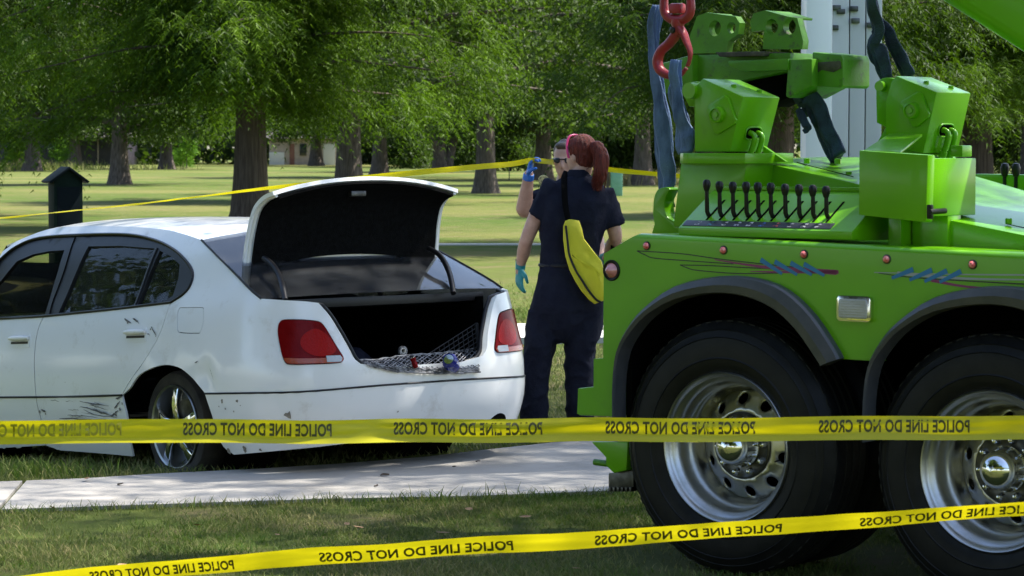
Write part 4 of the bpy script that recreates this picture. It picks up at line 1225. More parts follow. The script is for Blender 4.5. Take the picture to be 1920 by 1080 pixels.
# ------------------------------------------------------------------ green wrecker (tow truck); local x forward, y into the truck
TR = Frame(Vector((.85, 10.7, 0)), math.radians(-40))
truck = thing('tow_truck', 'bright green heavy wrecker with control levers and chrome wheels', 'tow truck', TR.m)
def tp(px, py, y=0.): return TR.un(px, py, y)
def tpoly(pts, y): return [tp(a, b, y) for a, b in pts]
def slab(name, pts, y, depth, m='green_paint', parent=truck, bevel=.006, dz=0., seg=2):
    A = tpoly(pts, y)
    return solid(name, A, [a + Vector((0, depth, dz)) for a in A], m, parent, bevel, seg)
def c3(*pts): return [(1200 + a * .42596, b * .42596) for a, b in pts]
def c5(*pts): return [(1520 + a * .42596, b * .42596) for a, b in pts]
def c6(*pts): return [(1080 + a * .35191, 420 + b * .35191) for a, b in pts]
def c7(*pts): return [(1080 + a * .37037, 680 + b * .37037) for a, b in pts]
def c8(*pts): return [(1500 + a * .35176, 420 + b * .35176) for a, b in pts]

WX = (.004, 1.222); WZ = .517
# side panel with two wheel openings
top_l = tp(1196, 438); top_r = tp(1920, 475)
slope = (top_r.z - top_l.z) / (top_r.x - top_l.x)
def ztop(x): return top_l.z + slope * (x - top_l.x)
ar1_in = tpoly(crv([(1152, 700), (1157, 664), (1178, 625), (1210, 588), (1262, 558), (1330, 546), (1395, 551), (1450, 574), (1495, 614), (1535, 668), (1548, 687)], 3), 0)
ar2_in = [Vector((p.x + WX[1] - WX[0], 0, p.z)) for p in ar1_in]
xm0 = tp(1571, 673); xm1 = tp(1641, 676)
out2 = tpoly([(1131, 476), (1130, 672), (1112, 673), (1112, 726), (1083, 729), (1081, 775), (1086, 778), (1150, 781)], 0)
a1 = [p for p in ar1_in]
zmid = xm0.z
a2 = [Vector((max(p.x, xm1.x), 0, p.z)) for p in ar2_in]
a2s = [p for p in ar2_in if p.z > zmid + .01]
a1s = [p for p in ar1_in if not (p.x > .3 and p.z < zmid + .01)]
panel = [Vector((top_l.x, 0, top_l.z))] + out2 + a1s + [Vector((xm0.x - .02, 0, zmid)), Vector((xm1.x + .02, 0, zmid))] + a2s + [Vector((1.95, 0, .62)), Vector((2.9, 0, .62)), Vector((2.9, 0, ztop(2.9)))]
def panel_mesh(y0, y1, name, parent):
    P2 = [(p.x, p.z) for p in panel]
    A = [Vector((x, y0, z)) for x, z in P2]; B = [Vector((x, y1, z)) for x, z in P2]
    bm = bmesh.new()
    solid_add(bm, A, B, 0)
    es = [e for e in bm.edges if all(v.co.z > ztop(v.co.x) - .004 for v in e.verts) and abs(e.verts[0].co.y - y0) < 1e-4 and abs(e.verts[1].co.y - y0) < 1e-4]
    bmesh.ops.bevel(bm, geom=es, offset=.028, segments=5, affect='EDGES', profile=.5)
    es = [e for e in bm.edges if e.calc_length() > .02 and len(e.link_faces) == 2 and e.calc_face_angle(0) > .9 and all(abs(v.co.y - y0) < 1e-4 for v in e.verts)]
    bmesh.ops.bevel(bm, geom=es, offset=.004, segments=2, affect='EDGES')
    return bmobj(name, bm, 'green_paint', parent)
panel_mesh(0, .05, 'side_panel', truck)
panel_mesh(2.45, 2.40, 'side_panel', truck)
# deck between the side panels
A = [Vector((top_l.x, .052, ztop(top_l.x) - .004)), Vector((2.9, .052, ztop(2.9) - .004)), Vector((2.9, .052, ztop(2.9) - .06)), Vector((top_l.x, .052, ztop(top_l.x) - .06))]
solid('deck', A, [a + Vector((0, 2.345, 0)) for a in A], 'green_paint', truck, .003)
# rear plate, chassis and dark wheel bays
box('rear_plate', (-.588, 1.225, .98), (.05, 2.34, .60), 'green_paint', truck, .006)
box('chassis_rail', (1.1, .98, .78), (3.4, .1, .30), 'black_matte', truck, .01)
box('chassis_rail', (1.1, 1.48, .78), (3.4, .1, .30), 'black_matte', truck, .01)
box('wheel_bay', (1.15, .9, 1.22), (3.3, 1.6, .03), 'black_matte', truck, 0)
box('bay_wall', (1.15, .90, .95), (3.4, .03, .7), 'black_matte', truck, 0)
box('mud_wall', (-.53, .46, .88), (.03, .78, .66), 'black_matte', truck, 0)
for wx in WX:
    tube('axle', [(wx, .35, WZ), (wx, 2.1, WZ)], .09, 'black_matte', truck, 12)
    lathe('differential', [(0, -.2), (.14, -.18), (.2, 0), (.14, .18), (0, .2)], (wx, 1.23, WZ), 'black_matte', truck, 20)
# fenders
def flare(dx):
    outer = crv([(1150, 790), (1150, 720), (1155, 660), (1175, 615), (1205, 578), (1262, 537), (1345, 518), (1415, 523), (1470, 545), (1520, 592), (1562, 655), (1571, 673)], 3)
    inner = crv([(1153, 790), (1153.5, 720), (1162, 663), (1182, 626), (1213, 592), (1265, 563), (1333, 551), (1392, 556), (1446, 579), (1490, 619), (1530, 676), (1536, 687)], 3)
    yo = -.045
    bm = bmesh.new(); prev = None
    n = len(outer)
    for i in range(n):
        o = tp(*outer[i], yo); q = tp(*inner[i], yo)
        cs = [(o, .048), (o, .012), (o.lerp(q, .08), .0), (o.lerp(q, .5), -.014), (o.lerp(q, .92), -.006), (q, .012), (q, .075)]
        ring = [bm.verts.new((p.x + dx, yo + dy, p.z)) for p, dy in cs]
        if prev:
            for k in range(len(ring) - 1): bm.faces.new((prev[k], ring[k], ring[k + 1], prev[k + 1]))
        prev = ring
        if i in (0, n - 1): bm.faces.new(ring if i else ring[::-1])
    bmobj('fender_flare', bm, 'flare_rubber', truck, ang=30)
flare(0); flare(WX[1] - WX[0])
# wheels
def truck_wheel(wx, y=0., inner=False):
    t = bpy.data.objects.new('wheel', None); COL.objects.link(t); t.parent = truck; t.location = (wx, y, WZ)
    R = .517
    tyre = [(.300, .0), (.315, -.012), (.34, -.026), (.36, -.030), (.363, -.034), (.368, -.030), (.42, -.030), (.445, -.024), (.448, -.027), (.453, -.022), (.475, -.012), (.478, -.014), (.484, -.006), (.500, .012), (.512, .022),
            (R, .035), (R, .075), (.505, .079), (.505, .086), (R, .09), (R, .125), (.505, .129), (.505, .136), (R, .14), (R, .175), (.505, .179), (.505, .186), (R, .19), (R, .225), (.50, .245), (.46, .275), (.36, .285), (.30, .26)]
    lathe('tyre', tyre, (0, 0, 0), 'rubber', t, 72, closed=True, ang=30)
    if inner: return t
    # shoulder lugs
    bm = bmesh.new()
    for k in range(60):
        a = 2 * PI * k / 60
        R_ = Matrix.Rotation(-a, 3, 'Y')
        box_add(bm, R_ @ Vector((.5055, .045, 0)), (.016, .05, .030), .0, R_)
    tag(bmobj('tread_lugs', bm, 'rubber', t), kind='stuff')
    rim = lathe('rim', [(.300, .03), (.308, .004), (.309, -.010), (.303, -.017), (.297, -.013), (.292, .002), (.283, .014), (.268, .022), (.262, .05), (.259, .085), (.250, .094), (.243, .10), (.238, .125), (.232, .155), (.222, .172)], (0, 0, 0), 'alloy', t, 72, ang=50)
    # dished disc with hand holes
    N = 10; ro, ri = .2225, .135
    outer = [(ro * math.cos(2 * PI * k / 80), ro * math.sin(2 * PI * k / 80)) for k in range(80)]
    hub = [(ri * math.cos(2 * PI * k / 60), ri * math.sin(2 * PI * k / 60)) for k in range(60)]
    holes = []
    for k in range(N):
        a = 2 * PI * (k + .5) / N + .1; c = (.188 * math.cos(a), .188 * math.sin(a))
        holes.append([(c[0] + .0235 * math.cos(2 * PI * j / 18), c[1] + .0235 * math.sin(2 * PI * j / 18)) for j in range(18)])
    vo, fo = cdt(outer, holes + [hub], .02)
    fo = [f for f in fo]
    def yd(r): return .172 - .05 * ss(.2225, .135, r) if False else .172 - .055 * (1 - (min(max(r, ri), ro) - ri) / (ro - ri)) ** .8
    bm = bmesh.new(); vv = [bm.verts.new((x, yd(math.hypot(x, z)), z)) for x, z in vo]
    for f in fo: bm.faces.new([vv[i] for i in f])
    bmesh.ops.recalc_face_normals(bm, faces=bm.faces)
    me = bpy.data.meshes.new('disc'); bm.to_mesh(me); bm.free()
    d = link('disc', me, 'alloy', t, True, 60)
    s = d.modifiers.new('s', 'SOLIDIFY'); s.thickness = .012; s.offset = 0
    lathe('hub_flange', [(.140, .125), (.137, .108), (.13, .104), (.125, .106), (.118, .11), (.085, .112), (.0, .112)], (0, 0, 0), 'steel_dark', t, 48)
    for k in range(10):
        a = 2 * PI * k / 10 + .1
        lathe('lug_nut', [(0, -.026), (.008, -.024), (.013, -.014), (.016, .0), (.018, .004)], (.112 * math.cos(a), .108, .112 * math.sin(a)), 'chrome', t, 10)
    lathe('hub_cap', [(0, -.018), (.02, -.016), (.04, -.009), (.058, .004), (.070, .024), (.078, .05), (.081, .09), (.088, .098), (.088, .11)], (0, 0, 0), 'chrome', t, 40)
    lathe('inner_drum', [(.21, .21), (.0, .21)], (0, 0, 0), 'black_matte', t, 30)
    tube('valve_stem', [(.17, .13, -.05), (.175, .09, -.052)], .004, 'steel_dark', t, 6)
    return t
for wx in WX:
    truck_wheel(wx, 0.02); truck_wheel(wx, .34, True)
    truck_wheel(wx, 1.85, True); truck_wheel(wx, 2.15, True)
# marker lamps, side lamp, corner lamp
for (px, py) in ((1213, 461), (1357, 469), (1508, 477), (1663, 486), (1824, 496)):
    p = tp(px, py)
    t = lathe('marker_lamp', [(0, -.018), (.008, -.017), (.013, -.011), (.0145, -.004)], (p.x, p.y, p.z), 'marker_red', truck, 18)
    lathe('bezel', [(.0145, -.006), (.018, -.004), (.019, .001)], (p.x, p.y, p.z), 'steel_dark', t, 18)
c_ = tp(1606, 578.5); w_, h_ = .078, .050
def rrect(cx, cz, w, h, r, n=5):
    o = []
    for (sx, sz, a0) in ((1, 1, 0), (-1, 1, 90), (-1, -1, 180), (1, -1, 270)):
        for k in range(n + 1):
            a = math.radians(a0 + 90 * k / n); o.append((cx + sx * (w - r) + r * math.cos(a), cz + sz * (h - r) + r * math.sin(a)))
    return o
o = rrect(c_.x, c_.z, w_, h_, .018)
sl_lamp = solid('side_lamp', [Vector((x, -.022, z)) for x, z in o], [Vector((x, .001, z)) for x, z in o], 'chrome', truck, .006)
o = rrect(c_.x - .002, c_.z, w_ - .014, h_ - .012, .012)
solid('lens', [Vector((x, -.027, z)) for x, z in o], [Vector((x, -.020, z)) for x, z in o], 'lens_clear', sl_lamp, .003)
for k in range(7):
    z = c_.z - .03 + .01 * k
    box('lens_rib', (c_.x - .002, -.028, z), (w_ * 1.55, .003, .004), 'lens_clear', sl_lamp, .001)
p = tp(1147, 507)
cl = lathe('corner_lamp', [(.031, -.004), (.041, -.008), (.044, -.003), (.044, .002)], (p.x, 0, p.z), 'black_trim', truck, 32)
lathe('lens', [(0, -.038), (.006, -.036), (.018, -.020), (.031, -.004)], (p.x, 0, p.z), 'lens_pink', cl, 28)
# pinstripe decals
def stripe(name, pts, w, m, y=-.0012, parent=truck):
    P = [tp(a, b) for a, b in crv(pts, 4)]
    bm = bmesh.new(); prev = None; n = len(P)
    for i, q in enumerate(P):
        a = P[max(0, i - 1)]; b = P[min(n - 1, i + 1)]; t = (b - a).normalized(); nn = Vector((-t.z, 0, t.x))
        ww = (w if not isinstance(w, (tuple, list)) else w[0] + (w[1] - w[0]) * i / (n - 1)) / 2
        cur = (bm.verts.new((q.x + nn.x * ww, y, q.z + nn.z * ww)), bm.verts.new((q.x - nn.x * ww, y, q.z - nn.z * ww)))
        if prev: bm.faces.new((prev[0], prev[1], cur[1], cur[0]))
        prev = cur
    return bmobj(name, bm, m, parent, False)
stripe('pinstripe', c6((325, 143), (560, 158), (740, 183), (1000, 213), (1364, 250)), .004, 'decal_black')
stripe('pinstripe', c6((325, 143), (370, 165), (420, 182), (600, 196), (840, 213)), .004, 'decal_black')
stripe('pinstripe', c6((555, 218), (720, 222), (900, 232), (1080, 240)), .004, 'decal_black')
stripe('pinstripe', c6((555, 218), (600, 236), (650, 247), (850, 263), (1080, 262)), .004, 'decal_black')
stripe('pinstripe', c6((740, 190), (1000, 228), (1390, 258)), (.004, .020), 'decal_purple', -.0016)
stripe('pinstripe', c6((930, 252), (1100, 256), (1400, 256)), (.003, .014), 'decal_purple', -.0016)
for a, b in (((985, 190), (1100, 265)), ((1060, 200), (1180, 270)), ((1145, 207), (1258, 270)), ((1215, 213), (1325, 274))):
    stripe('slash', c6(a, b), (.020, .012), 'decal_blue', -.0022)
stripe('pinstripe', c8((395, 258), (800, 268), (1260, 272)), (.003, .006), 'decal_silver')
stripe('pinstripe', c8((420, 262), (640, 288), (1260, 324)), (.003, .005), 'decal_black')
stripe('pinstripe', c8((520, 262), (860, 290), (1260, 298)), (.014, .004), 'decal_silver', -.0016)
stripe('pinstripe', c8((700, 300), (900, 335), (1260, 356)), (.012, .005), 'decal_purple')
for a, b in (((490, 288), (605, 242)), ((585, 298), (705, 245)), ((665, 306), (785, 249)), ((745, 310), (860, 252))):
    stripe('slash', c8(a, b), (.012, .020), 'decal_blue', -.0022)
# dropped bracket behind the bumper with a toothed step
slab('bracket', c7((75, 400), (150, 480), (150, 520), (178, 548), (190, 560), (255, 545), (262, 400)), .06, .10)
p0 = tp(*c7((140, 505))[0], .1)
tube('bracket_pin', [tp(*c7((95, 503))[0], .1), tp(*c7((165, 512))[0], .1)], .014, 'green_worn', truck, 12)
st = slab('step_plate', c7((165, 560), (290, 545), (290, 630), (165, 640)), .09, .12, 'steel_dark', bevel=.002)
bm = bmesh.new()
for k in range(6):
    q = tp(*c7((176 + 21 * k, 641))[0], .09); box_add(bm, (q.x, .13, q.z), (.022 * .5, .10, .018), .001)
for i_, v in enumerate(()): pass
tag(bmobj('teeth', bm, 'steel_dark', st), kind='stuff')
slab('bumper_block', [(1083, 728), (1112, 726), (1150, 726), (1150, 781), (1086, 779), (1082, 775)], .052, .5, bevel=.006)

# control station with its ten levers
q0 = tp(1272, 423, .07); q1 = tp(1549, 437, .07); r0 = tp(1341, 357, .31)
zn = (q0.z + q1.z) / 2; zf = r0.z
def prof_x(name, prof, x0, x1, m='green_paint', parent=truck, bevel=.004):
    A = [Vector((x0, y, z)) for y, z in prof]; return solid(name, A, [a + Vector((x1 - x0, 0, 0)) for a in A], m, parent, bevel)
zdk = ztop(.2)
desk = prof_x('control_desk', [(.07, zn - .032), (.07, zn), (.31, zf), (.34, zf), (.34, zdk), (.12, zdk + .002), (.12, zn - .032)], q0.x, q1.x + .12)
prof_x('desk_ledge', [(.31, zf + .002), (.31, zf + .018), (.35, zf + .018), (.35, zf + .002)], q0.x + .02, q1.x + .12, parent=desk, bevel=.002)
sl = (zf - zn) / .24
def dpt(x, y, up=0.): 
    n = Vector((0, -sl, 1)).normalized()
    return Vector((x, y, zn + sl * (y - .07))) + n * up
RDX = Matrix.Rotation(math.atan(sl), 3, 'X')
xa = tp(*c3((185, 985))[0], .08).x; xb = tp(*c3((838, 1000))[0], .08).x
box('label_strip', dpt((xa + xb) / 2, .098, .001), (xb - xa, .040, .003), 'plate_black', desk, .0008, RDX)
lab_cols = [(.45, .45, .42), (.06, .25, .3), (.5, .48, .42), (.42, .42, .45), (.5, .5, .5), (.05, .15, .4), (.5, .08, .05), (.45, .45, .42), (.5, .5, .5), (.3, .3, .32)]
for i, cc_ in enumerate(lab_cols): mat('sticker_%d' % i, cc_, .5, col2=(.02, .02, .03), ns=90, lo=.45, hi=.55)
tops = [(1325, 338), (1349, 341), (1374, 342), (1399, 342), (1421, 343), (1445, 344), (1472, 346), (1498, 347), (1524, 348), (1549, 350)]
for i, (px, py) in enumerate(tops):
    x = tp(px, py, .14).x + .004
    for k, dy in enumerate((.090, .106)):
        box('sticker', dpt(x - .012 + .006 * (k - .5), dy, .0026), (.022 - .006 * k, .009, .0012), 'sticker_%d' % i, desk, 0, RDX)
    box('slot', dpt(x + .010, .185, .0005), (.010, .15, .003), 'black_matte', desk, .0005, RDX)
    lv = tube('lever', [dpt(x, .150, -.01), dpt(x, .149, .02), tuple(tp(px, py + 10, .14))], [.0095, .0095, .008], 'black_trim', truck, 8)
    e = tp(px, py, .14)
    lathe('knob', [(0, .024), (.011, .022), (.0165, .012), (.0165, -.002), (.012, -.018), (.009, -.024), (0, -.024)], (e.x, .14, e.z - .02), 'black_trim', lv, 14, 'Z')
# tool box on the post
bx = slab('tool_box_door', [(1611, 282), (1740, 290.5), (1736, 417), (1610, 403)], .10, .05, bevel=.004)
b0 = tp(1618, 288, .15); b1 = tp(1742, 297, .15); b2 = tp(1741, 410, .15)
z0b, z1b = tp(1700, 405, .15).z, b1.z
box('tool_box', ((b0.x + b1.x) / 2 + .004, .32, (z0b + z1b) / 2), (b1.x - b0.x + .012, .335, z1b - z0b), 'green_paint', truck, .004)
e = tp(1738, 397, .10)
lt = tube('latch', [(e.x + .02, .085, e.z), (e.x + .02, .20, e.z + .002)], .011, 'black_trim', truck, 10)
box('latch_plate', (e.x + .014, .10, e.z), (.02, .02, .055), 'black_trim', lt, .004)
for (px0, px1, m) in ((1663, 1687, 'green_paint'), (1690, 1757, 'green_paint')):
    A0 = tp(px0, 410, .2); A1 = tp(px1, 410, .2)
    box('box_post', ((A0.x + A1.x) / 2, .26 if px0 < 1680 else .33, (A0.z + zdk) / 2 - .01), (A1.x - A0.x, .10, A0.z - zdk + .06), m, truck, .004)

# pylons
def pylon(front, yf, dep, dia, boss, slot, dz, mir=1.):
    A = tpoly(front, yf)
    h = solid('pylon_head', A, [a + Vector((0, dep, dz)) for a in A], 'green_paint', truck, .006)
    D = tpoly(dia, yf); solid('diamond_plate', [a + Vector((0, -.014, 0)) for a in D], D, 'green_paint', h, .005)
    b = tp(*boss, yf)
    lathe('pivot_boss', [(0, -.036), (.012, -.036), (.014, -.030), (.024, -.030), (.026, -.038), (.034, -.036), (.036, -.012)], (b.x, yf, b.z), 'green_paint', h, 28)
    return h, A
h1, A1_ = pylon(c3((275, 345), (455, 425), (395, 668), (240, 668), (238, 440), (250, 375)), .42, .27, c3((378, 418), (395, 430), (430, 528), (425, 545), (350, 592), (332, 588), (300, 490), (305, 465)), c3((352, 506))[0], None, .0)
h2, A2_ = pylon(c5((375, 333), (555, 405), (495, 675), (330, 640), (330, 450), (352, 365)), .95, .28, c5((478, 402), (495, 410), (530, 500), (526, 516), (474, 560), (455, 558), (398, 465), (405, 445)), c5((455, 487))[0], None, .0)
def fittings(h, x_f, yf, dep, px_slot, y_m, pipes, hoses):
    q = tp(*px_slot, y_m)
    for (pp, m, r) in pipes + hoses:
        P = [tp(a, b, y_m) for a, b in pp]
        tube('hydraulic_pipe' if m == 'green_paint' else 'hydraulic_hose', crv([tuple(k) for k in P], 5), r, m, h, 10)
    return q
# slots as dark recessed plates set in the front-facing flank
def slot_plate(h, A, dep, yf, px, pm):
    # flank runs between the 2nd and 3rd corner of the outline
    a, b = A[1], A[2]; d = (b - a)
    u = Vector((0, 1, 0)); nrm = d.cross(u).normalized()
    if nrm.x < 0: nrm = -nrm
    c = a + d * pm + u * dep * .5
    w, hh = dep * .42, .028
    dn = d.normalized(); P = []
    for k in range(20):
        t = 2 * PI * k / 20; sx = math.copysign(abs(math.cos(t)) ** .5, math.cos(t)); sz = math.copysign(abs(math.sin(t)) ** .8, math.sin(t))
        P.append(c + u * w * .5 * sx * 1.0 + dn * hh * sz)
    solid('slot', [p + nrm * .001 for p in P], [p - nrm * .02 for p in P], 'black_matte', h, 0)
    ob = lathe('slot_rim', [(0, 0)] * 2, (0, 0, 0), 'green_paint', h, 3) if False else tube('slot_rim', [p + nrm * .002 for p in P], .004, 'green_paint', h, 6, closed=True)
    return c, u, dn, nrm, w
for h, A, dep, yf, pm in ((h1, A1_, .27, .42, .66), (h2, A2_, .28, .95, .62)):
    c, u, dn, nrm, w = slot_plate(h, A, dep, yf, None, pm)
    for s in (-.24, .24):
        o = c + u * w * s
        tube('hydraulic_pipe', crv([tuple(o - nrm * .03), tuple(o + nrm * .025 + dn * .0), tuple(o + nrm * .035 + dn * .035), tuple(o + nrm * .03 + dn * .09)], 4), .012, 'green_paint', h, 10)
        tube('hose_collar', [o + nrm * .03 + dn * .085, o + nrm * .026 + dn * .135], .017, 'green_paint', h, 10)
        tube('hydraulic_hose', crv([tuple(o + nrm * .026 + dn * .13), tuple(o + nrm * .01 + dn * .20 + u * .01), tuple(o - nrm * .02 + dn * .28)], 4), .013, 'black_trim', h, 10)
# top bolts
for h, A, dep in ((h1, A1_, .27), (h2, A2_, .28)):
    for t, s in ((.45, .35), (.72, .75)):
        p = A[0].lerp(A[1], t) + Vector((0, dep * s, 0)); lathe('bolt', [(.012, -.004), (.012, .010), (0, .012)], p, 'green_paint', h, 8, 'Z')
# left pylon: ears, pin, round shelf and neck
tube('pivot_pin', [tp(1291, 170, .40), tp(1291, 170, .40) + Vector((0, .34, 0))], .034, 'green_paint', truck, 24)
slab('pivot_ear', c3((190, 420), (190, 395), (215, 365), (250, 358), (262, 372), (250, 470), (215, 470)), .46, .05)
slab('pivot_ear', c3((190, 420), (190, 395), (215, 365), (250, 358), (262, 372), (250, 470), (215, 470)), .62, .05)
sA = tp(1264, 287, .38); sB = tp(1402, 283, .38); zc_ = tp(1330, 307, .38).z
o = [(sB.x, .36)] + [(sA.x + .12 + .16 * math.cos(a), .36 + .18 + .18 * math.sin(a)) for a in np.linspace(-PI / 2, -3 * PI / 2, 14)] + [(sB.x, .72)]
solid('shelf', [Vector((x, y, zc_)) for x, y in o], [Vector((x, y, sA.z)) for x, y in o], 'green_paint', truck, .005)
slab('neck', c3((180, 715), (470, 708), (455, 820), (430, 860), (340, 1000), (145, 1000)), .40, .26)
slab('web_plate', c3((540, 640), (645, 712), (560, 715), (540, 700)), .58, .02)
slab('tow_horn', crv([(1224, 400), (1226, 372), (1233, 356), (1247, 351), (1256, 355), (1251, 364), (1246, 378), (1247, 396), (1254, 410), (1272, 418)], 3) + [(1272, 438), (1222, 438), (1227, 420)], .62, .07, bevel=.008)
# right pylon: flange, pin and gusset
slab('pivot_flange', crv(c5((290, 540), (288, 400), (298, 355), (330, 342), (365, 345)), 4) + c5((372, 372), (372, 560), (330, 560)), 1.0, .05)
tube('pivot_pin', [tp(*c5((317, 380))[0], 1.0) + Vector((0, -.03, 0)), tp(*c5((317, 380))[0], 1.0) + Vector((0, .3, 0))], .022, 'green_paint', truck, 18)
gA = tpoly(c5((345, 588), (492, 590), (395, 668), (235, 660)), .55)
solid('gusset', [tp(*c5((345, 588))[0], .9), tp(*c5((492, 590))[0], .9), tp(*c5((395, 668))[0], .5), tp(*c5((235, 660))[0], .5)], [tp(*c5((345, 600))[0], .9), tp(*c5((492, 602))[0], .9), tp(*c5((395, 680))[0], .5), tp(*c5((235, 672))[0], .5)], 'green_paint', truck, .003)
slab('pylon_base', c5((330, 560), (495, 675), (560, 760), (560, 1000), (250, 1000), (250, 700)), .97, .24, bevel=.004)
slab('block', c5((615, 640), (668, 640), (668, 690), (615, 690)), 1.0, .08)
# sloping decks
def wedge(name, front, yf, back, yb, m='green_paint', bottom=None):
    A = tpoly(front, yf); B = tpoly(back, yb); return solid(name, A, B, m, truck, .004)
wedge('deck_ramp', c3((570, 722), (939, 805), (1000, 822), (1000, 1000), (575, 1000)), .60, c3((585, 700), (800, 690), (1010, 692), (1010, 900), (585, 900)), 1.5)
for q in (c3((735, 710))[0], c3((870, 712))[0], c3((920, 768))[0]):
    p = tp(q[0], q[1], .9); lathe('bolt', [(.014, -.01), (.014, .012), (0, .014)], p, 'green_paint', truck, 8, 'Z')
tube('ramp_seam', [tp(*c3((690, 715))[0], .95), tp(*c3((939, 778))[0], .72)], .002, 'black_matte', truck, 6)
wedge('fender_deck', c5((545, 955), (940, 1035), (1100, 1068), (1100, 1120), (545, 1100)), .30, c5((725, 775), (960, 845), (1120, 890), (1120, 960), (725, 900)), 1.5)
tube('deck_seam', [tp(*c5((860, 985))[0], .42), tp(*c5((1060, 1030))[0], .36)], .002, 'black_matte', truck, 6)
p = tp(*c5((872, 975))[0], .45); lathe('bolt', [(.014, -.01), (.014, .012), (0, .014)], p, 'green_paint', truck, 8, 'Z')
slab('far_rail', c5((722, 765), (1000, 770), (1100, 775), (1100, 905), (960, 870), (725, 785)), 2.3, .08)
for px in (1884, 1905):
    e = tp(px, 314, 2.3)
    lv = tube('lever', [(e.x, 2.3, e.z - .14), (e.x, 2.3, e.z - .03)], .009, 'black_trim', truck, 8)
    lathe('knob', [(0, .034), (.015, .03), (.021, .012), (.019, -.012), (.012, -.03), (0, -.034)], (e.x, 2.3, e.z - .012), 'black_trim', lv, 14, 'Z')
# worn crossbar with two lugs
YC = 1.15
cb = slab('crossbar', c3((225, 240), (660, 232), (660, 312), (230, 400)), YC, .24, 'green_worn', bevel=.01)
slab('crossbar_end', c3((45, 292), (232, 238), (232, 392), (112, 412), (42, 372)), YC - .04, .26, 'green_worn', bevel=.012)
slab('crossbar_face', c3((385, 268), (652, 258), (652, 308), (445, 316), (390, 290)), YC - .06, .08, 'green_worn', bevel=.006)
slab('crossbar_socket', c3((652, 262), (757, 258), (757, 378), (655, 432), (640, 425)), YC - .05, .30, 'green_worn', bevel=.008)
slab('slide_tube', c3((757, 228), (885, 240), (893, 260), (893, 378), (880, 388), (757, 380)), YC, .22, 'green_worn', bevel=.012)
slab('tube_wear', c3((765, 275), (880, 268), (885, 300), (850, 318), (800, 308), (765, 330)), YC - .004, .01, 'rust_dark', bevel=.001)
slab('top_plate', c3((330, 230), (540, 226), (540, 246), (350, 250)), YC - .05, .32, 'rust_dark', bevel=.003)
slab('under_frame', c3((445, 316), (652, 308), (645, 432), (560, 470), (480, 420)), YC + .06, .18, 'black_matte', bevel=.006)
tube('lift_arm', [tp(1380, 160, YC + .15), tp(1382, 330, YC + .12)], .06, 'black_matte', truck, 10)
def lug(name, outl, holes, y, m):
    O = [(p.x, p.z) for p in tpoly(outl, y)]
    H = []
    for (c, r) in holes:
        q = tp(*c, y); H.append([(q.x + r * .95 * math.cos(2 * PI * k / 20), q.z + r * math.sin(2 * PI * k / 20)) for k in range(20)])
    vo, fo = cdt(O, H, .05)
    bm = bmesh.new(); vv = [bm.verts.new((x, y, z)) for x, z in vo]
    for f in fo: bm.faces.new([vv[i] for i in f])
    r = bmesh.ops.extrude_face_region(bm, geom=list(bm.faces))
    for v in r['geom']:
        if isinstance(v, bmesh.types.BMVert): v.co.y += .045
    return bmobj(name, bm, m, truck)
l1 = c3((205, 200), (250, 72), (292, 55), (420, 72), (438, 100), (432, 150), (388, 182), (380, 232), (230, 236))
l2 = c3((540, 216), (546, 132), (492, 140), (484, 95), (500, 60), (548, 45), (648, 72), (692, 78), (718, 180), (714, 216))
for y, m in ((YC, 'green_worn'), (YC + .16, 'green_worn')):
    lug('lug_plate', l1, [(c3((330, 125))[0], .036), (c3((402, 122))[0], .026)], y, m)
    lug('lug_plate', l2, [(c3((580, 117))[0], .034), (c3((658, 117))[0], .036)], y, m)
slab('lug_cap', c3((205, 195), (250, 72), (292, 55), (300, 70), (262, 84), (220, 200)), YC + .002, .20, 'green_worn', bevel=.003)
slab('lug_cap', c3((484, 95), (500, 60), (548, 45), (640, 71), (650, 73), (648, 84), (640, 83), (548, 58), (510, 70), (494, 97)), YC + .002, .20, 'green_worn', bevel=.003)
# boom overhead, rising to its tip above the hook
bmA = tp(2300, 215, 1.1); bmB = tp(1262, -420, .75)
mid_lo = None
d = (bmB - bmA)
def boom():
    bm = bmesh.new()
    up = Vector((0, 0, 1)); sdv = d.cross(up).normalized(); u2 = sdv.cross(d).normalized()
    for (o, a, b) in ((1., .20, 0.),):
        sec = rrect(0, 0, .19, .20, .07, 6)
        A = [bmA + sdv * x + u2 * z for x, z in sec]; B = [bmB + sdv * x * .85 + u2 * z * .85 for x, z in sec]
        solid_add(bm, A, B, 0)
    return bmobj('boom', bm, 'green_paint', truck)
boom()
lathe('boom_sheave', [(0, -.05), (.15, -.05), (.17, -.03), (.13, -.015), (.13, .015), (.17, .03), (.15, .05), (0, .05)], bmB, 'steel_dark', truck, 32)
tube('boom_foot', [bmA, Vector((bmA.x + .05, 1.1, 1.3))], .17, 'green_paint', truck, 16)
# beyond the frame the deck ends at the cab
box('cab', (4.1, 1.22, 1.75), (1.9, 2.3, 2.3), 'green_paint', truck, .08)
box('cab_window', (4.3, .06, 2.2), (.9, .05, .7), 'window_dark', truck, .02)

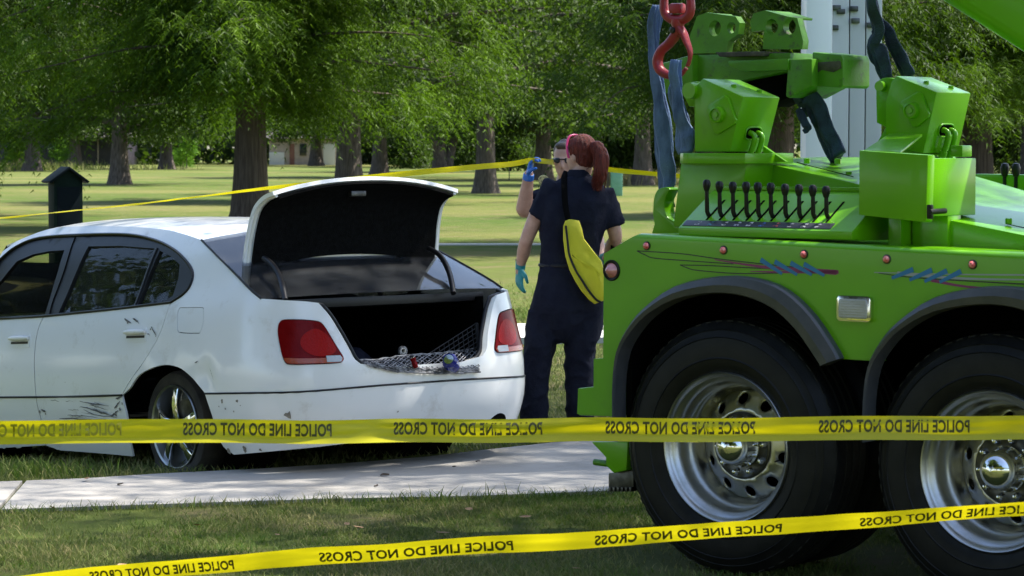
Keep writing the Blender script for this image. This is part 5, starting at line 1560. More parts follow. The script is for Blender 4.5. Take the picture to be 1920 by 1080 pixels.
# ------------------------------------------------------------------ hook, slings and column around the wrecker
def hang(px, py, y): return TR.w(tp(px, py, y))
hk = thing('tow_hook', 'red swivel hook with a safety latch holding the blue webbing', 'hook', TR.m @ Matrix.Translation(tp(1268, 60, .62)))
def hp(px, py, dy=0.): return tp(px, py, .62 + dy) - tp(1268, 60, .62)
tube('clevis', crv([tuple(hp(*p)) for p in ((1248, -30), (1245, 4), (1247, 24), (1258, 35), (1272, 37), (1286, 34), (1294, 22), (1295, 2), (1291, -30))], 4), [.016, .02, .022, .022, .02, .016], 'red_paint', hk, 12)
box('swivel_block', hp(1270, 16), (.062, .05, .045), 'red_paint', hk, .012)
lathe('swivel_neck', [(.028, .0), (.03, -.02), (.024, -.035), (.026, -.055), (.02, -.07)], hp(1271, 36), 'red_paint', hk, 20, 'Z')
tube('hook_body', crv([tuple(hp(*p)) for p in ((1270, 48), (1266, 66), (1254, 82), (1240, 95), (1233, 112), (1236, 128), (1246, 138), (1260, 142), (1276, 140), (1287, 128))], 5), [.024, .028, .026, .026, .027, .026, .022, .014, .010], 'red_paint', hk, 14, flat=.8)
tube('latch', crv([tuple(hp(*p)) for p in ((1272, 46), (1281, 62), (1288, 80), (1294, 96), (1293, 112), (1289, 124))], 4), [.022, .026, .022, .016, .012, .012], 'red_paint', hk, 12, flat=.6)
lathe('latch_pin', [(0, -.04), (.012, -.038), (.014, -.03), (.014, .03)], hp(1268, 57), 'steel_dark', hk, 16)
tube('cable', [hp(1269, -20), tp(1262, -400, .75) - tp(1268, 60, .62)], .013, 'steel_dark', hk, 8)
def strap(name, label, pts, y, w, m, group='lifting slings hanging at the wrecker', thick=.12, twist=0.35, nf=3):
    """bunched webbing: a few flattened folded strands side by side"""
    t = thing(name, label, 'sling', TR.m, group)
    P = np.array([tuple(tp(a, b, y)) for a, b in crv(pts, 5)]); n = len(P)
    W = np.interp(np.linspace(0, 1, n), np.linspace(0, 1, len(w)), w)
    for f in range(nf):
        off = (f - (nf - 1) / 2) / max(1, nf)
        bm = bmesh.new(); prev = None; seg = 10
        for i in range(n):
            tt = P[min(n - 1, i + 1)] - P[max(0, i - 1)]; tt = Vector(tt / max(1e-9, np.linalg.norm(tt)))
            sd = Vector((tt.z, 0, -tt.x)); sd = (sd if sd.length > .01 else Vector((1, 0, 0))).normalized()
            if sd.x < 0: sd = -sd
            fw_ = tt.cross(sd)
            wob = noise.noise((i * .14, f * 3.1, y)) * W[i] * .25
            c = Vector(P[i]) + sd * (off * W[i] * .8 + wob) + fw_ * (.03 * (f - 1) + .02 * noise.noise((i * .2, f * 1.7, 4.)))
            hw = W[i] * (.62 / nf + .16) * (1 + .3 * noise.noise((i * .33, f * 7., 8.)))
            a0 = twist * noise.noise((i * .12, f * 2.3, 2.)) * 3
            ring = []
            for k in range(seg):
                a = 2 * PI * k / seg
                q = sd * math.cos(a) * hw + fw_ * math.sin(a) * hw * (.26 + thick)
                q = q + (sd * math.sin(a * 3 + a0) + fw_ * math.cos(a * 2 + a0)) * hw * .12
                ring.append(bm.verts.new(c + q))
            if prev:
                for k in range(seg): bm.faces.new((prev[k], prev[(k + 1) % seg], ring[(k + 1) % seg], ring[k]))
            else: bm.faces.new(ring[::-1])
            prev = ring
        bm.faces.new(prev)
        bmobj('strand', bm, m, t, ang=180)
    return t
strap('lifting_sling', 'blue webbing sling looped through the red hook', [(1270, 112), (1268, 150), (1270, 190), (1278, 232), (1284, 262), (1286, 288)], .58, [0.066, 0.070, 0.086, 0.117, 0.101], 'blue_webbing')
strap('lifting_sling', 'long faded blue sling hanging down to the green horn left of the pylon', [(1240, 10), (1232, 60), (1232, 110), (1238, 170), (1246, 240), (1252, 310), (1256, 350), (1260, 388)], .78, [0.039, 0.055, 0.070, 0.117, 0.133, 0.117, 0.078], 'blue_webbing', nf=4)
strap('lifting_sling', 'dark blue sling slanting down to the ramp in front of the white column', [(1498, 190), (1520, 190), (1538, 218), (1556, 258), (1572, 296)], 1.25, [0.109, 0.109, 0.101, 0.094], 'dark_webbing')
strap('lifting_sling', 'short knotted sling end beside the crossbar tube', [(1494, 205), (1502, 222), (1512, 238), (1506, 246)], 1.2, [0.031, 0.047, 0.039, 0.023], 'dark_webbing', nf=2)
strap('lifting_sling', 'dark twisted sling hanging at the top right down to the right pylon', [(1634, -20), (1641, 30), (1648, 60), (1640, 85), (1652, 110), (1664, 150)], 1.3, [0.070, 0.078, 0.070, 0.094, 0.078], 'dark_webbing', nf=3)
strap('lifting_sling', 'second strand of the twisted sling reaching the top of the right pylon', [(1646, 40), (1662, 60), (1676, 90), (1692, 118), (1704, 145)], 1.34, [0.047, 0.062, 0.062, 0.062], 'dark_webbing', nf=2)
# white column standing behind the wrecker
cd_ = 14.8; cp_ = AT(1574, 300, cd_)
colm = thing('white_column', 'tall white and grey panelled column rising behind the green wrecker, its skylit left face coloured whiter', 'column', Matrix.Translation((cp_.x, cp_.y, 0)))
k_ = cd_ / F
def cx_(px): return (px - 1574) * k_
box('skylit_face', ((cx_(1502) + cx_(1553)) / 2, -.06, 2.6), (cx_(1553) - cx_(1502), .25, 5.2), 'white_column', colm, .03)
for (a, b, m) in ((1554.5, 1586, 'grey_column'), (1587.5, 1616, 'grey_column'), (1617.5, 1647, 'grey_column')):
    box('panel', ((cx_(a) + cx_(b)) / 2, 0, 2.6), (cx_(b) - cx_(a), .22, 5.2), m, colm, .008)
for (px, py) in ((1562, 18), (1570, 25), (1594, 20), (1597, 42), (1626, 50), (1558, 55)):
    z = CAMZ + (275 - py) * k_
    box('bracket', (cx_(px), -.118, z), (.045, .03, .028), 'steel_dark', colm, .004)
box('foot', (0, 0, .06), (.6, .5, .12), 'grey_column', colm, .01)

# ------------------------------------------------------------------ people
def ring_loft(bm, rings, seg=20):
    """rings: (centre, half-width along a, half-depth along b, a, b, power)"""
    R = []
    for c, ra, rb, a, b, pw in rings:
        ring = []
        for k in range(seg):
            t = 2 * PI * k / seg; cx = math.copysign(abs(math.cos(t)) ** pw, math.cos(t)); sy = math.copysign(abs(math.sin(t)) ** pw, math.sin(t))
            ring.append(bm.verts.new(Vector(c) + Vector(a) * ra * cx + Vector(b) * rb * sy))
        R.append(ring)
    for A, B in zip(R, R[1:]):
        for k in range(seg): bm.faces.new((A[k], A[(k + 1) % seg], B[(k + 1) % seg], B[k]))
    bm.faces.new(R[0][::-1]); bm.faces.new(R[-1])
def tloft(bm, pts, radii, seg=16, n=4, flat=1., up=None):
    P = crv([tuple(p) for p in pts], n); tube_add(bm, P, list(np.interp(np.linspace(0, 1, len(P)), np.linspace(0, 1, len(radii)), radii)), seg, flat=flat, up=up)
def ell(bm, c, r, rot=None, seg=20):
    R = rot if rot is not None else Matrix.Identity(3); rows = []
    c = Vector(c)
    for i in range(1, 12):
        ph = PI * i / 12
        rows.append([bm.verts.new(c + R @ Vector((r[0] * math.sin(ph) * math.cos(2 * PI * k / seg), r[1] * math.sin(ph) * math.sin(2 * PI * k / seg), r[2] * math.cos(ph)))) for k in range(seg)])
    t = bm.verts.new(c + R @ Vector((0, 0, r[2]))); b = bm.verts.new(c - R @ Vector((0, 0, r[2])))
    for A, B in zip(rows, rows[1:]):
        for k in range(seg): bm.faces.new((A[k], B[k], B[(k + 1) % seg], A[(k + 1) % seg]))
    for k in range(seg): bm.faces.new((t, rows[0][k], rows[0][(k + 1) % seg])); bm.faces.new((b, rows[-1][(k + 1) % seg], rows[-1][k]))
X_, Y_, Z_ = Vector((1, 0, 0)), Vector((0, 1, 0)), Vector((0, 0, 1))
def folds(amp, s, seed, squash=(1, 1, 1)):
    def f(co, nr):
        q = Vector((co.x * s * squash[0], co.y * s * squash[1], co.z * s * squash[2] + seed))
        a = noise.noise(q); b = 1 - abs(noise.noise(q * 1.9 + Vector((3.1, 0, seed)))) * 2
        return amp * (a + .7 * b * abs(b))
    return f
def add_hand(bm, wrist, direc, palm_n, curls, thumb_side, size=1., thumb_curl=.5):
    """palm with four unequal curling fingers and a thumb leaving its side; palm_n points out of the palm"""
    d = Vector(direc).normalized(); n = Vector(palm_n); n = (n - d * n.dot(d)).normalized(); s = d.cross(n) * thumb_side
    w = Vector(wrist); s_ = size
    ring_loft(bm, [(w - d * .02 * s_, .027 * s_, .021 * s_, s, n, .9), (w + d * .02 * s_, .032 * s_, .018 * s_, s, n, .8), (w + d * .055 * s_, .040 * s_, .016 * s_, s, n, .7), (w + d * .085 * s_, .040 * s_, .014 * s_, s, n, .7), (w + d * .096 * s_, .034 * s_, .010 * s_, s, n, .8)], 16)
    for i, (o, L, r) in enumerate(((.031, .070, .0098), (.0105, .080, .0102), (-.0105, .074, .0098), (-.030, .058, .0088))):
        c = curls[i] if isinstance(curls, (tuple, list)) else curls
        p = w + d * .078 * s_ + s * o * s_; P = [p]; ang = 0
        dd = (d + s * o * 3.0).normalized()
        for k, f in enumerate((.16, .40, .26, .18)):
            if k: ang += c * (.9 if k == 1 else 1.1)
            P.append(P[-1] + (dd * math.cos(ang) + n * math.sin(ang)) * L * f * s_ * 1.12)
        tloft(bm, P, [r * s_ * 1.05, r * s_, r * s_ * .95, r * s_ * .88, r * s_ * .72], 10, 3)
    p = w + d * .022 * s_ + s * .026 * s_
    d1 = (d * .62 + s * .72 + n * .25).normalized(); d2 = (d * .9 + s * .25 + n * thumb_curl).normalized(); d3 = (d * .85 - s * .1 + n * thumb_curl * 1.6).normalized()
    tloft(bm, [p, p + d1 * .035 * s_, p + d1 * .035 * s_ + d2 * .030 * s_, p + d1 * .035 * s_ + d2 * .030 * s_ + d3 * .024 * s_], [.0135 * s_, .0125 * s_, .0108 * s_, .008 * s_], 10, 3)
def head_into(bm, c, look, neck_to, female=True):
    """skull, jaw, nose, ears on one body; look is where the face points"""
    f = Vector(look).normalized(); s = Z_.cross(f).normalized(); u = f.cross(s).normalized()   # s = the person's left
    R = Matrix((s, f, u)).transposed()
    c = Vector(c)
    def L(x, y, z): return c + s * x + f * y + u * z
    ell(bm, L(0, -.008, .028), (.073, .093, .088), R)
    ring_loft(bm, [(L(0, .055, -.112), .018, .016, s, f, 1), (L(0, .048, -.100), .034, .034, s, f, 1), (L(0, .040, -.07), .052, .048, s, f, 1), (L(0, .034, -.03), .062, .060, s, f, 1), (L(0, .024, .02), .068, .070, s, f, 1)], 20)
    tloft(bm, [L(0, .088, .018), L(0, .104, -.012), L(0, .110, -.030), L(0, .096, -.040)], [.008, .011, .014, .011], 10, 3)
    for e in (-1, 1):
        ell(bm, L(.070 * e, -.008, -.012), (.010, .020, .032), R @ Matrix.Rotation(.25 * e, 3, 'Z'), 12)
        ell(bm, L(.034 * e, .068, -.022), (.022, .018, .020), R, 12)
    tloft(bm, [L(-.02, .088, -.066), L(0, .095, -.064), L(.02, .088, -.066)], [.005, .009, .005], 8, 3)
    tloft(bm, [L(-.016, .086, -.078), L(0, .093, -.079), L(.016, .086, -.078)], [.005, .009, .005], 8, 3)
    tloft(bm, [L(0, -.018, -.02), L(0, -.02, -.08), Vector(neck_to)], [.056, .051, .058], 18, 3)
    return L, R, s, f, u

# --- woman with the red ponytail, seen from behind
wd_ = 15.9; wp = AT(1050, 300, wd_)
def wl_(px, py, y=0.):
    d = ray(px, py); k = (wd_ + y) / d.y; q = CAMP + d * k; return Vector((q.x - wp.x, y, q.z))
woman = thing('person', 'person with a red ponytail in a navy uniform seen from behind with a yellow bag', 'person', Matrix.Translation((wp.x, wp.y, -.0)))
bm = bmesh.new()
hc = wl_(1089, 292, .02)
L, HR, hs, hf, hu = head_into(bm, hc, (-.62, .72, -.14), wl_(1084, 336, .0))
sh_l_ = wl_(1034, 356, .0); sh_r_ = wl_(1136, 366, .02)
el_l = wl_(988, 448, .03); wr_l = wl_(976, 496, .13)
el_r = wl_(1154, 444, .03); wr_r = wl_(1140, 478, .26)
ring_loft(bm, [(wl_(1066, 560), .17, .11, X_, Y_, .9), (wl_(1068, 480), .15, .10, X_, Y_, .9), (wl_(1078, 400, .0), .17, .11, X_, Y_, .9), (wl_(1082, 355), .17, .09, X_, Y_, .9), (wl_(1084, 338), .09, .07, X_, Y_, 1)], 24)
tloft(bm, [sh_l_, (sh_l_ + el_l) / 2 + Vector((-.01, 0, 0)), el_l, (el_l + wr_l) / 2, wr_l], [.060, .050, .041, .042, .029], 16)
tloft(bm, [sh_r_, (sh_r_ + el_r) / 2, el_r, (el_r + wr_r) / 2, wr_r], [.060, .050, .041, .042, .029], 16)
hip_l = wl_(1042, 545); hip_r = wl_(1098, 548); kn_l = wl_(1008, 655, -.02); kn_r = wl_(1086, 660, .0); an_l = wl_(1000, 800, .02); an_r = wl_(1084, 800, .05)
tloft(bm, [hip_l, kn_l, an_l], [.09, .06, .045], 16); tloft(bm, [hip_r, kn_r, an_r], [.09, .06, .045], 16)
tloft(bm, [wr_l, wr_l + Vector((-.008, .01, -.06))], [.028, .026], 10)
tloft(bm, [wr_r, wr_r + Vector((-.02, .05, -.02))], [.028, .024], 10)
remeshed('body', bm, .0085, 'skin', woman, 4)
# shirt with short sleeves
bm = bmesh.new()
ring_loft(bm, [(wl_(1066, 512), .178, .125, X_, Y_, .85), (wl_(1067, 490), .172, .122, X_, Y_, .85), (wl_(1071, 455), .176, .124, X_, Y_, .85), (wl_(1077, 410), .196, .135, X_, Y_, .85), (wl_(1081, 378, .0), .202, .132, X_, Y_, .85), (wl_(1083, 357), .185, .110, X_, Y_, .9), (wl_(1084, 342), .13, .085, X_, Y_, .9), (wl_(1084, 331), .078, .068, X_, Y_, 1)], 28)
def sleeve(a, b, t, r0, r1): 
    a = Vector(a); b = Vector(b); tloft(bm, [a - (b - a) * .12, a, a.lerp(b, t * .5), a.lerp(b, t)], [r0 * .9, r0, (r0 + r1) / 2, r1], 18, 4)
sleeve(sh_l_ + Vector((.01, 0, .0)), el_l, .56, .074, .073); sleeve(sh_r_ + Vector((-.01, 0, 0)), el_r, .74, .074, .075)
fl = folds(.010, 7, 3., (1, 1, .6))
remeshed('shirt', bm, .011, 'navy_cloth', woman, 5, fl)
bm = bmesh.new()
ring_loft(bm, [(wl_(1085, 340, -.005), .075, .070, X_, Y_, 1), (wl_(1086, 322, -.004), .068, .066, X_, Y_, 1), (wl_(1086, 318, -.004), .060, .058, X_, Y_, 1)], 24)
bmobj('collar', bm, 'navy_cloth', woman)
# trousers
bm = bmesh.new()
ring_loft(bm, [(wl_(1066, 500), .172, .122, X_, Y_, .85), (wl_(1066, 535), .198, .145, X_, Y_, .85), (wl_(1064, 575), .215, .155, X_, Y_, .85), (wl_(1060, 602), .185, .135, X_, Y_, .9), (wl_(1057, 626), .11, .10, X_, Y_, 1), (wl_(1055, 642), .05, .06, X_, Y_, 1)], 26)
tloft(bm, [hip_l + Vector((-.005, 0, 0)), wl_(1022, 610), kn_l, wl_(1001, 730, .0), wl_(1000, 806, .02)], [.108, .108, .085, .076, .073], 20)
tloft(bm, [hip_r + Vector((.01, 0, 0)), wl_(1095, 610), kn_r, wl_(1084, 730, .03), wl_(1084, 806, .05)], [.108, .106, .086, .080, .075], 20)
def legf(co, nr):
    base = folds(.013, 6, 9., (1, 1, .8))(co, nr)
    return base * (1.2 if co.z < .75 else .6)
remeshed('trousers', bm, .012, 'navy_cloth', woman, 4, legf)
bm = bmesh.new()
P_ = [Vector((wl_(1066, 497).x + .171 * math.cos(a), .122 * math.sin(a), wl_(1066, 497).z)) for a in np.linspace(0, 2 * PI, 32, endpoint=False)]
tube('belt', P_, .012, 'black_trim', woman, 8, True, flat=1.)
for s_, a_ in ((-1, an_l), (1, an_r)):
    bm = bmesh.new(); f0 = Vector((a_.x, a_.y, 0))
    ring_loft(bm, [(f0 + Vector((0, .02, .005)), .05, .135, X_, Y_, .8), (f0 + Vector((0, .02, .035)), .05, .13, X_, Y_, .8), (f0 + Vector((0, .005, .07)), .045, .09, X_, Y_, .9), (f0 + Vector((0, -.02, .13)), .045, .055, X_, Y_, 1)], 18)
    bmobj('shoe', bm, 'shoe_black', woman)
# left hand hanging in a teal glove
bm = bmesh.new()
hd = (wl_(972, 552, .12) - wr_l)
tloft(bm, [wr_l + Vector((.004, .0, .030)), wr_l + Vector((0, 0, -.005)), wr_l + Vector((-.002, 0, -.03))], [.034, .031, .030], 16)
add_hand(bm, wr_l + Vector((-.002, 0, -.02)), hd, (.8, .45, 0), (.28, .38, .46, .55), 1, .98, .3)
remeshed('glove', bm, .0045, 'glove_teal', woman, 2)
tube('glove_cuff', [wr_l + Vector((.036 * math.cos(a), .036 * math.sin(a), .030)) for a in np.linspace(0, 2 * PI, 20, endpoint=False)], .004, 'patch_cream', woman, 6, True)
bm = bmesh.new()
add_hand(bm, wr_r, (-.2, .8, -.3), (-.4, 0, -.8), .5, -1, .98)
remeshed('glove', bm, .006, 'glove_teal', woman, 2)
# hair: cap, pinned band and ponytail
bm = bmesh.new()
ell(bm, L(0, -.020, .036), (.083, .094, .092), HR, 26)
ell(bm, L(0, -.045, -.012), (.072, .064, .075), HR, 22)
ell(bm, L(.0, .035, .075), (.064, .052, .040), HR, 20)
pt0 = wl_(1114, 284, -.05)
ell(bm, pt0, (.034, .034, .034), None, 16)
def hairf(co, nr):
    q = co - hc; a = math.atan2(q.dot(hs), -q.dot(hf))
    return .006 * noise.noise(Vector((a * 9, co.z * 4, 1.))) + .004 * noise.noise(Vector((a * 22, co.z * 3, 4.)))
hair = remeshed('hair', bm, .008, 'red_hair', woman, 4, hairf)
bm = bmesh.new()
tloft(bm, [pt0 + Vector((-.01, .0, .0)), wl_(1119, 276, -.075), wl_(1127, 296, -.10), wl_(1126, 322, -.11), wl_(1123, 342, -.105), wl_(1119, 360, -.10)], [.030, .040, .046, .042, .030, .006], 22, 6)
def ponyf(co, nr): return .008 * noise.noise(Vector((co.x * 55, co.y * 55, co.z * 5))) + .005 * noise.noise(Vector((co.x * 120, co.y * 120, co.z * 7)))
remeshed('ponytail', bm, .007, 'red_hair', hair, 1, ponyf)
bm = bmesh.new()
rs2 = random.Random(9)
for k in range(120):
    a = rs2.uniform(0, 2 * PI); o = Vector((math.cos(a), math.sin(a), 0)) * .040
    p0 = wl_(1121, 285, -.09) + o * .6; p1 = wl_(1126, 318, -.11) + o; p2 = wl_(1121 + rs2.uniform(-5, 5), 345 + rs2.uniform(-6, 16), -.105) + o * .6
    tube_add(bm, crv([tuple(p0), tuple(p1), tuple(p2)], 4), [.0026, .0022, .0008], 4)
for k in range(40):
    p0 = L(rs2.uniform(-.06, .07), -.08, rs2.uniform(-.06, .02)); tube_add(bm, crv([tuple(p0), tuple(p0 + Vector((rs2.uniform(-.01, .02), -.012, rs2.uniform(-.03, .01)))), tuple(p0 + Vector((rs2.uniform(-.02, .03), -.01, rs2.uniform(-.07, -.02))))], 3), .0012, 4)
tag(bmobj('hair_strands', bm, 'red_hair', hair), kind='stuff')
tube('headband', crv([tuple(L(x, y, z)) for x, y, z in ((.083, .016, -.012), (.083, .024, .03), (.066, .034, .092), (.03, .038, .126), (-.03, .038, .126), (-.066, .034, .092), (-.083, .024, .03))], 5), .0075, 'pink_plastic', hair, 8)
# yellow bag slung across her back
bagt = thing('shoulder_bag', 'long yellow bag with black piping slung behind the ponytailed person', 'bag', Matrix.Translation((wp.x, wp.y, 0)))
bo = [(1056, 424), (1060, 414), (1068, 411), (1086, 414), (1091, 428), (1095, 448), (1110, 468), (1128, 490), (1136, 520), (1138, 552), (1131, 564), (1115, 570), (1104, 562), (1090, 546), (1078, 526), (1068, 507), (1060, 480), (1056, 450)]
bop = dens(bo, 9)
def bagp(px, py, y): return wl_(px, py, y)
cen = (1092, 490)
bm = bmesh.new()
rings = []
for sc, y in ((.93, -.150), (1.0, -.156), (1.0, -.206), (.97, -.212), (.80, -.217), (.5, -.224), (.2, -.226)):
    rings.append([bm.verts.new(bagp(cen[0] + (x - (cen[0] + (yy - cen[1]) * .42)) * sc + (yy - cen[1]) * .42 * (1 if sc > .8 else sc ** .2), cen[1] + (yy - cen[1]) * (sc if sc > .8 else sc), y)) for x, yy in bop])
for A_, B_ in zip(rings, rings[1:]):
    n_ = len(A_)
    for k in range(n_): bm.faces.new((A_[k], A_[(k + 1) % n_], B_[(k + 1) % n_], B_[k]))
bm.faces.new(rings[0][::-1]); bm.faces.new(rings[-1])
for v in bm.verts: v.co.y += .016 * noise.noise(v.co * 11) ; v.co.z += .004 * noise.noise(v.co * 14)
bmobj('bag_body', bm, 'bag_yellow', bagt, ang=38)
pipe = [(1056, 424), (1059, 452), (1063, 480), (1074, 507), (1086, 526), (1098, 545), (1112, 562), (1122, 568)]
tube('piping', [bagp(x + 5, y_ - 1, -.2235) for x, y_ in crv(pipe, 4)], .0065, 'black_trim', bagt, 8)
tube('piping', [bagp(x, y_, -.178) for x, y_ in crv(bo[3:10], 3)], .004, 'black_trim', bagt, 6)
tube('strap', crv([tuple(wl_(*p)) for p in ((1062, 322, .03), (1058, 334, -.06), (1058, 350, -.128), (1060, 385, -.16), (1066, 414, -.185), (1070, 424, -.20))], 4), [.018, .020, .020, .020, .018, .012], 'black_matte', bagt, 8, flat=.25, up=(0, -1, 0))
tube('strap', crv([tuple(wl_(*p)) for p in ((1134, 500, -.17), (1146, 480, -.06), (1150, 460, .06))], 4), .016, 'black_matte', bagt, 8, flat=.25, up=(0, -1, 0))

# --- second person facing this way, mostly hidden, holding up the tape
pd_ = 16.75; pp = AT(1064, 300, pd_)
def pl(px, py, y=0.):
    d = ray(px, py); k = (pd_ + y) / d.y; q = CAMP + d * k; return Vector((q.x - pp.x, y, q.z))
man = thing('person', 'person in sunglasses raising a blue gloved hand to lift the tape, half hidden', 'person', Matrix.Translation((pp.x, pp.y, 0)))
bm = bmesh.new()
hc2 = pl(1060, 299, -.02)
L2, HR2, hs2, hf2, hu2 = head_into(bm, hc2, (-.22, -.95, -.14), pl(1058, 348))
s_r = pl(1032, 366, .0); e_r = pl(982, 395, -.14); w_r = pl(991, 331, -.24)
s_l = pl(1098, 366); e_l = pl(1118, 440, -.03); w_l = pl(1128, 482, -.16)
ring_loft(bm, [(pl(1064, 560), .15, .11, X_, Y_, .9), (pl(1064, 480), .14, .10, X_, Y_, .9), (pl(1064, 400), .17, .11, X_, Y_, .9), (pl(1064, 362), .17, .09, X_, Y_, .9), (pl(1062, 346), .09, .07, X_, Y_, 1)], 24)
tloft(bm, [s_r, (s_r + e_r) / 2, e_r, (e_r * .6 + w_r * .4), w_r, w_r + (w_r - e_r) * .15], [.062, .054, .046, .046, .032, .028], 16, 5)
tloft(bm, [s_l, e_l, w_l, w_l + (w_l - e_l) * .25], [.058, .044, .030, .028], 16)
tloft(bm, [pl(1040, 560), pl(1008, 680), pl(1004, 790)], [.09, .06, .045], 16); tloft(bm, [pl(1082, 560), pl(1086, 680), pl(1088, 790)], [.09, .06, .045], 16)
remeshed('body', bm, .0085, 'skin', man, 4)
bm = bmesh.new()
ring_loft(bm, [(pl(1064, 500), .165, .12, X_, Y_, .85), (pl(1064, 440), .17, .122, X_, Y_, .85), (pl(1064, 390), .19, .13, X_, Y_, .85), (pl(1064, 364), .18, .11, X_, Y_, .9), (pl(1061, 346), .085, .075, X_, Y_, 1)], 26)
sleeve(s_r, e_r, .62, .074, .075); sleeve(s_l, e_l, .6, .074, .073)
remeshed('shirt', bm, .011, 'navy_cloth', man, 5, folds(.009, 7, 6.))
bm = bmesh.new()
ring_loft(bm, [(pl(1064, 490), .168, .122, X_, Y_, .85), (pl(1064, 560), .19, .14, X_, Y_, .85), (pl(1064, 610), .17, .13, X_, Y_, .85)], 24)
tloft(bm, [pl(1040, 550), pl(1010, 680), pl(1004, 786)], [.10, .08, .07], 18); tloft(bm, [pl(1084, 550), pl(1088, 680), pl(1090, 786)], [.11, .09, .078], 18)
remeshed('trousers', bm, .013, 'navy_cloth', man, 4, folds(.011, 6, 2.))
for px in (1004, 1090):
    f0 = Vector((pl(px, 786).x, 0, 0)); bm = bmesh.new()
    ring_loft(bm, [(f0 + Vector((0, -.03, .005)), .05, .135, X_, Y_, .8), (f0 + Vector((0, -.03, .035)), .05, .13, X_, Y_, .8), (f0 + Vector((0, -.01, .07)), .045, .09, X_, Y_, .9), (f0 + Vector((0, .01, .14)), .045, .055, X_, Y_, 1)], 18)
    bmobj('shoe', bm, 'shoe_black', man)
bm = bmesh.new()
tloft(bm, [w_r - (w_r - e_r).normalized() * .02, w_r + (w_r - e_r).normalized() * .02], [.037, .034], 16)
add_hand(bm, w_r + (w_r - e_r).normalized() * .005, pl(997, 300, -.27) - w_r, (.95, -.25, .1), (.75, .8, .85, .9), -1, 1.02, .9)
remeshed('glove', bm, .0045, 'glove_blue', man, 2)
bm = bmesh.new()
add_hand(bm, w_l, (w_l - e_l), (-1, 0, .2), .5, 1, 1.)
remeshed('glove', bm, .006, 'glove_blue', man, 2)
bm = bmesh.new()
ell(bm, L2(0, -.026, .040), (.080, .086, .086), HR2, 24); ell(bm, L2(0, .040, .092), (.058, .040, .026), HR2, 18); ell(bm, L2(0, -.06, -.02), (.066, .05, .07), HR2, 18)
remeshed('hair', bm, .008, 'brown_hair', man, 4, lambda co, nr: .004 * noise.noise(Vector((co.x * 60, co.y * 60, co.z * 8))))
sg_ = None
for e in (-1, 1):
    bm = bmesh.new(); ell(bm, L2(.031 * e, .085, .006), (.026, .012, .018), HR2, 16)
    o_ = bmobj('sunglasses', bm, 'lens_clear' if False else 'window_dark', man) if sg_ is None else bmobj('glasses_lens', bm, 'window_dark', sg_)
    sg_ = sg_ or o_
tube('glasses_frame', crv([tuple(L2(x, y, z)) for x, y, z in ((-.075, 0, .008), (-.066, .05, .010), (-.05, .080, .014), (0, .100, .016), (.05, .080, .014), (.066, .05, .010), (.075, 0, .008))], 4), .0035, 'black_trim', sg_, 6)
pa = s_r.lerp(e_r, .12)
lathe('shoulder_patch', [(0, -.012), (.030, -.010), (.034, .0), (0, .002)], pl(1019, 338, -.075), 'patch_cream', man, 18)

